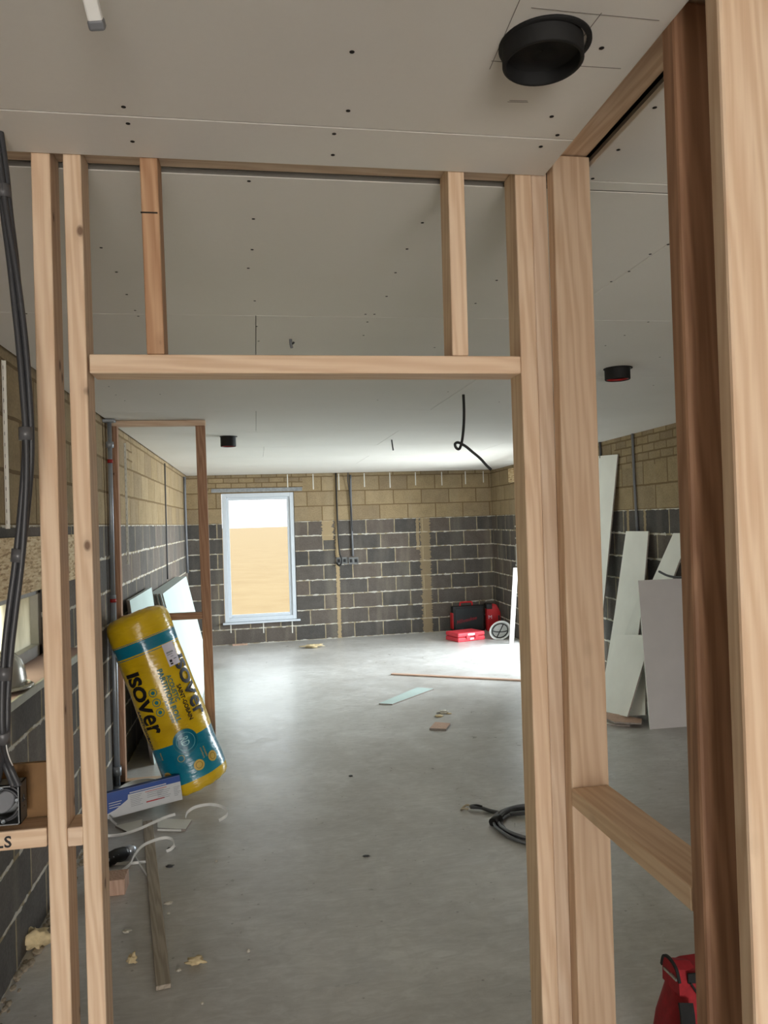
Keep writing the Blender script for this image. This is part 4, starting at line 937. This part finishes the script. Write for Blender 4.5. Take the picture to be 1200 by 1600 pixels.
o = ribbon('seam', [(bgx+.035, bgy-.062, .285), (bgx+.07, bgy-.098, .22), (bgx+.12, bgy-.124, .14), (bgx+.17, bgy-.137, .06)], .006, .004, M['blackfab'], (1, 0, 0)); adopt(o, e)

# ------------------------------------------------------------------ things on the ceilings
def duct(loc, r_, h_, lab, red=False):
    e = empty('duct_collar', loc, lab, 'duct', 'black round duct collars in the ceilings')
    bm = bmesh.new(); lathe(bm, [(r_, .02), (r_, -h_+.002), (r_-.002, -h_), (r_-.005, -h_), (r_-.006, -h_+.003), (r_-.006, .02)], 48, cap=False); link('spigot', bm, M['duct_black'], e)
    bm = bmesh.new(); lathe(bm, [(r_+.0008, .0), (r_+.009, .0), (r_+.009, -.003), (r_+.0008, -.0045)], 48, cap=False)
    for v in bm.verts: v.co.x += .004
    link('flange', bm, M['duct_black'], e)
    bm = bmesh.new(); lathe(bm, [(r_-.006, -h_*.35), (r_-.006, -h_*.35+.001), (.001, -h_*.35+.0015), (.001, -h_*.35)], 32, cap=False); link('painted_dark_inside', bm, M['duct_black'], e)  # black disc stands in for the darkness up inside the duct
    if red: bm = bmesh.new(); lathe(bm, [(r_-.006, -h_+.004), (r_-.012, -h_+.004), (r_-.012, -h_+.014), (r_-.006, -h_+.014)], 32, cap=False); link('red_seal', bm, M['red_rubber'], e)
duct((.464, 1.133, CN), .063, .032, 'nearest and largest black duct collar above the right side of the doorway')
q = pZ(970, 573, CF); duct((q.x, q.y+.04, CF), .064, .060, 'black duct collar with red seal seen right of the studs', True)
q = pZ(356, 681, CF); duct((q.x, q.y+.05, CF), .064, .085, 'farthest small black duct collar in front of the far window', True)
pa = pY(150, 33, 1.05); pb_ = pa+(pY(124, -40, 1.03)-pa).normalized()*.02
tp = pY(118, -45, 1.0)
dirv = (pY(134, -5, 1.03)-pa)
e = empty('hanging_tube', (pa.x-.03, pa.y, CN), 'white square tube with grey end hanging at top left', 'tube')
top = Vector((pa.x-.012, pa.y-.075, CN+.002))
o = beam('tube_body', pa, top, .019, .016, M['white_plastic']); adopt(o, e)
o = beam('end_cap', pa+(pa-top).normalized()*.010, pa+(top-pa).normalized()*.003, .021, .018, M['cable_grey']); adopt(o, e)
q = pZ(454, 530, CF); e = empty('ceiling_hook', (q.x, q.y, CF), 'small grey cable stub hanging from the ceiling above the header', 'cable')
o = tube('stub', [(q.x, q.y, CF), (q.x+.001, q.y, CF-.02), (q.x+.004, q.y, CF-.036)], .006, M['cable_grey']); adopt(o, e)
o = tube('stub_tip', [(q.x+.006, q.y, CF-.02), (q.x+.014, q.y, CF-.012)], .004, M['black'], sm=0); adopt(o, e)
q = pZ(612, 687, CF); tag(tube('ceiling_wire', [(q.x, q.y, CF), (q.x+.005, q.y, CF-.05), (q.x+.012, q.y, CF-.10)], .007, M['cable'], n=6), 'short grey wire hanging from the far ceiling', 'cable')
tag(tube('hanging_cable', [pY(x, y, 4.5) for x, y in ((724, 616), (725, 640), (724.5, 665), (722, 688), (718, 701), (713, 700), (711, 694), (716, 691.5), (727, 697), (738, 706), (750, 716), (760, 727), (767.5, 734))], .0085, M['pipe_black'], n=8),
    'black cable hanging from the ceiling with a small loop halfway', 'cable')
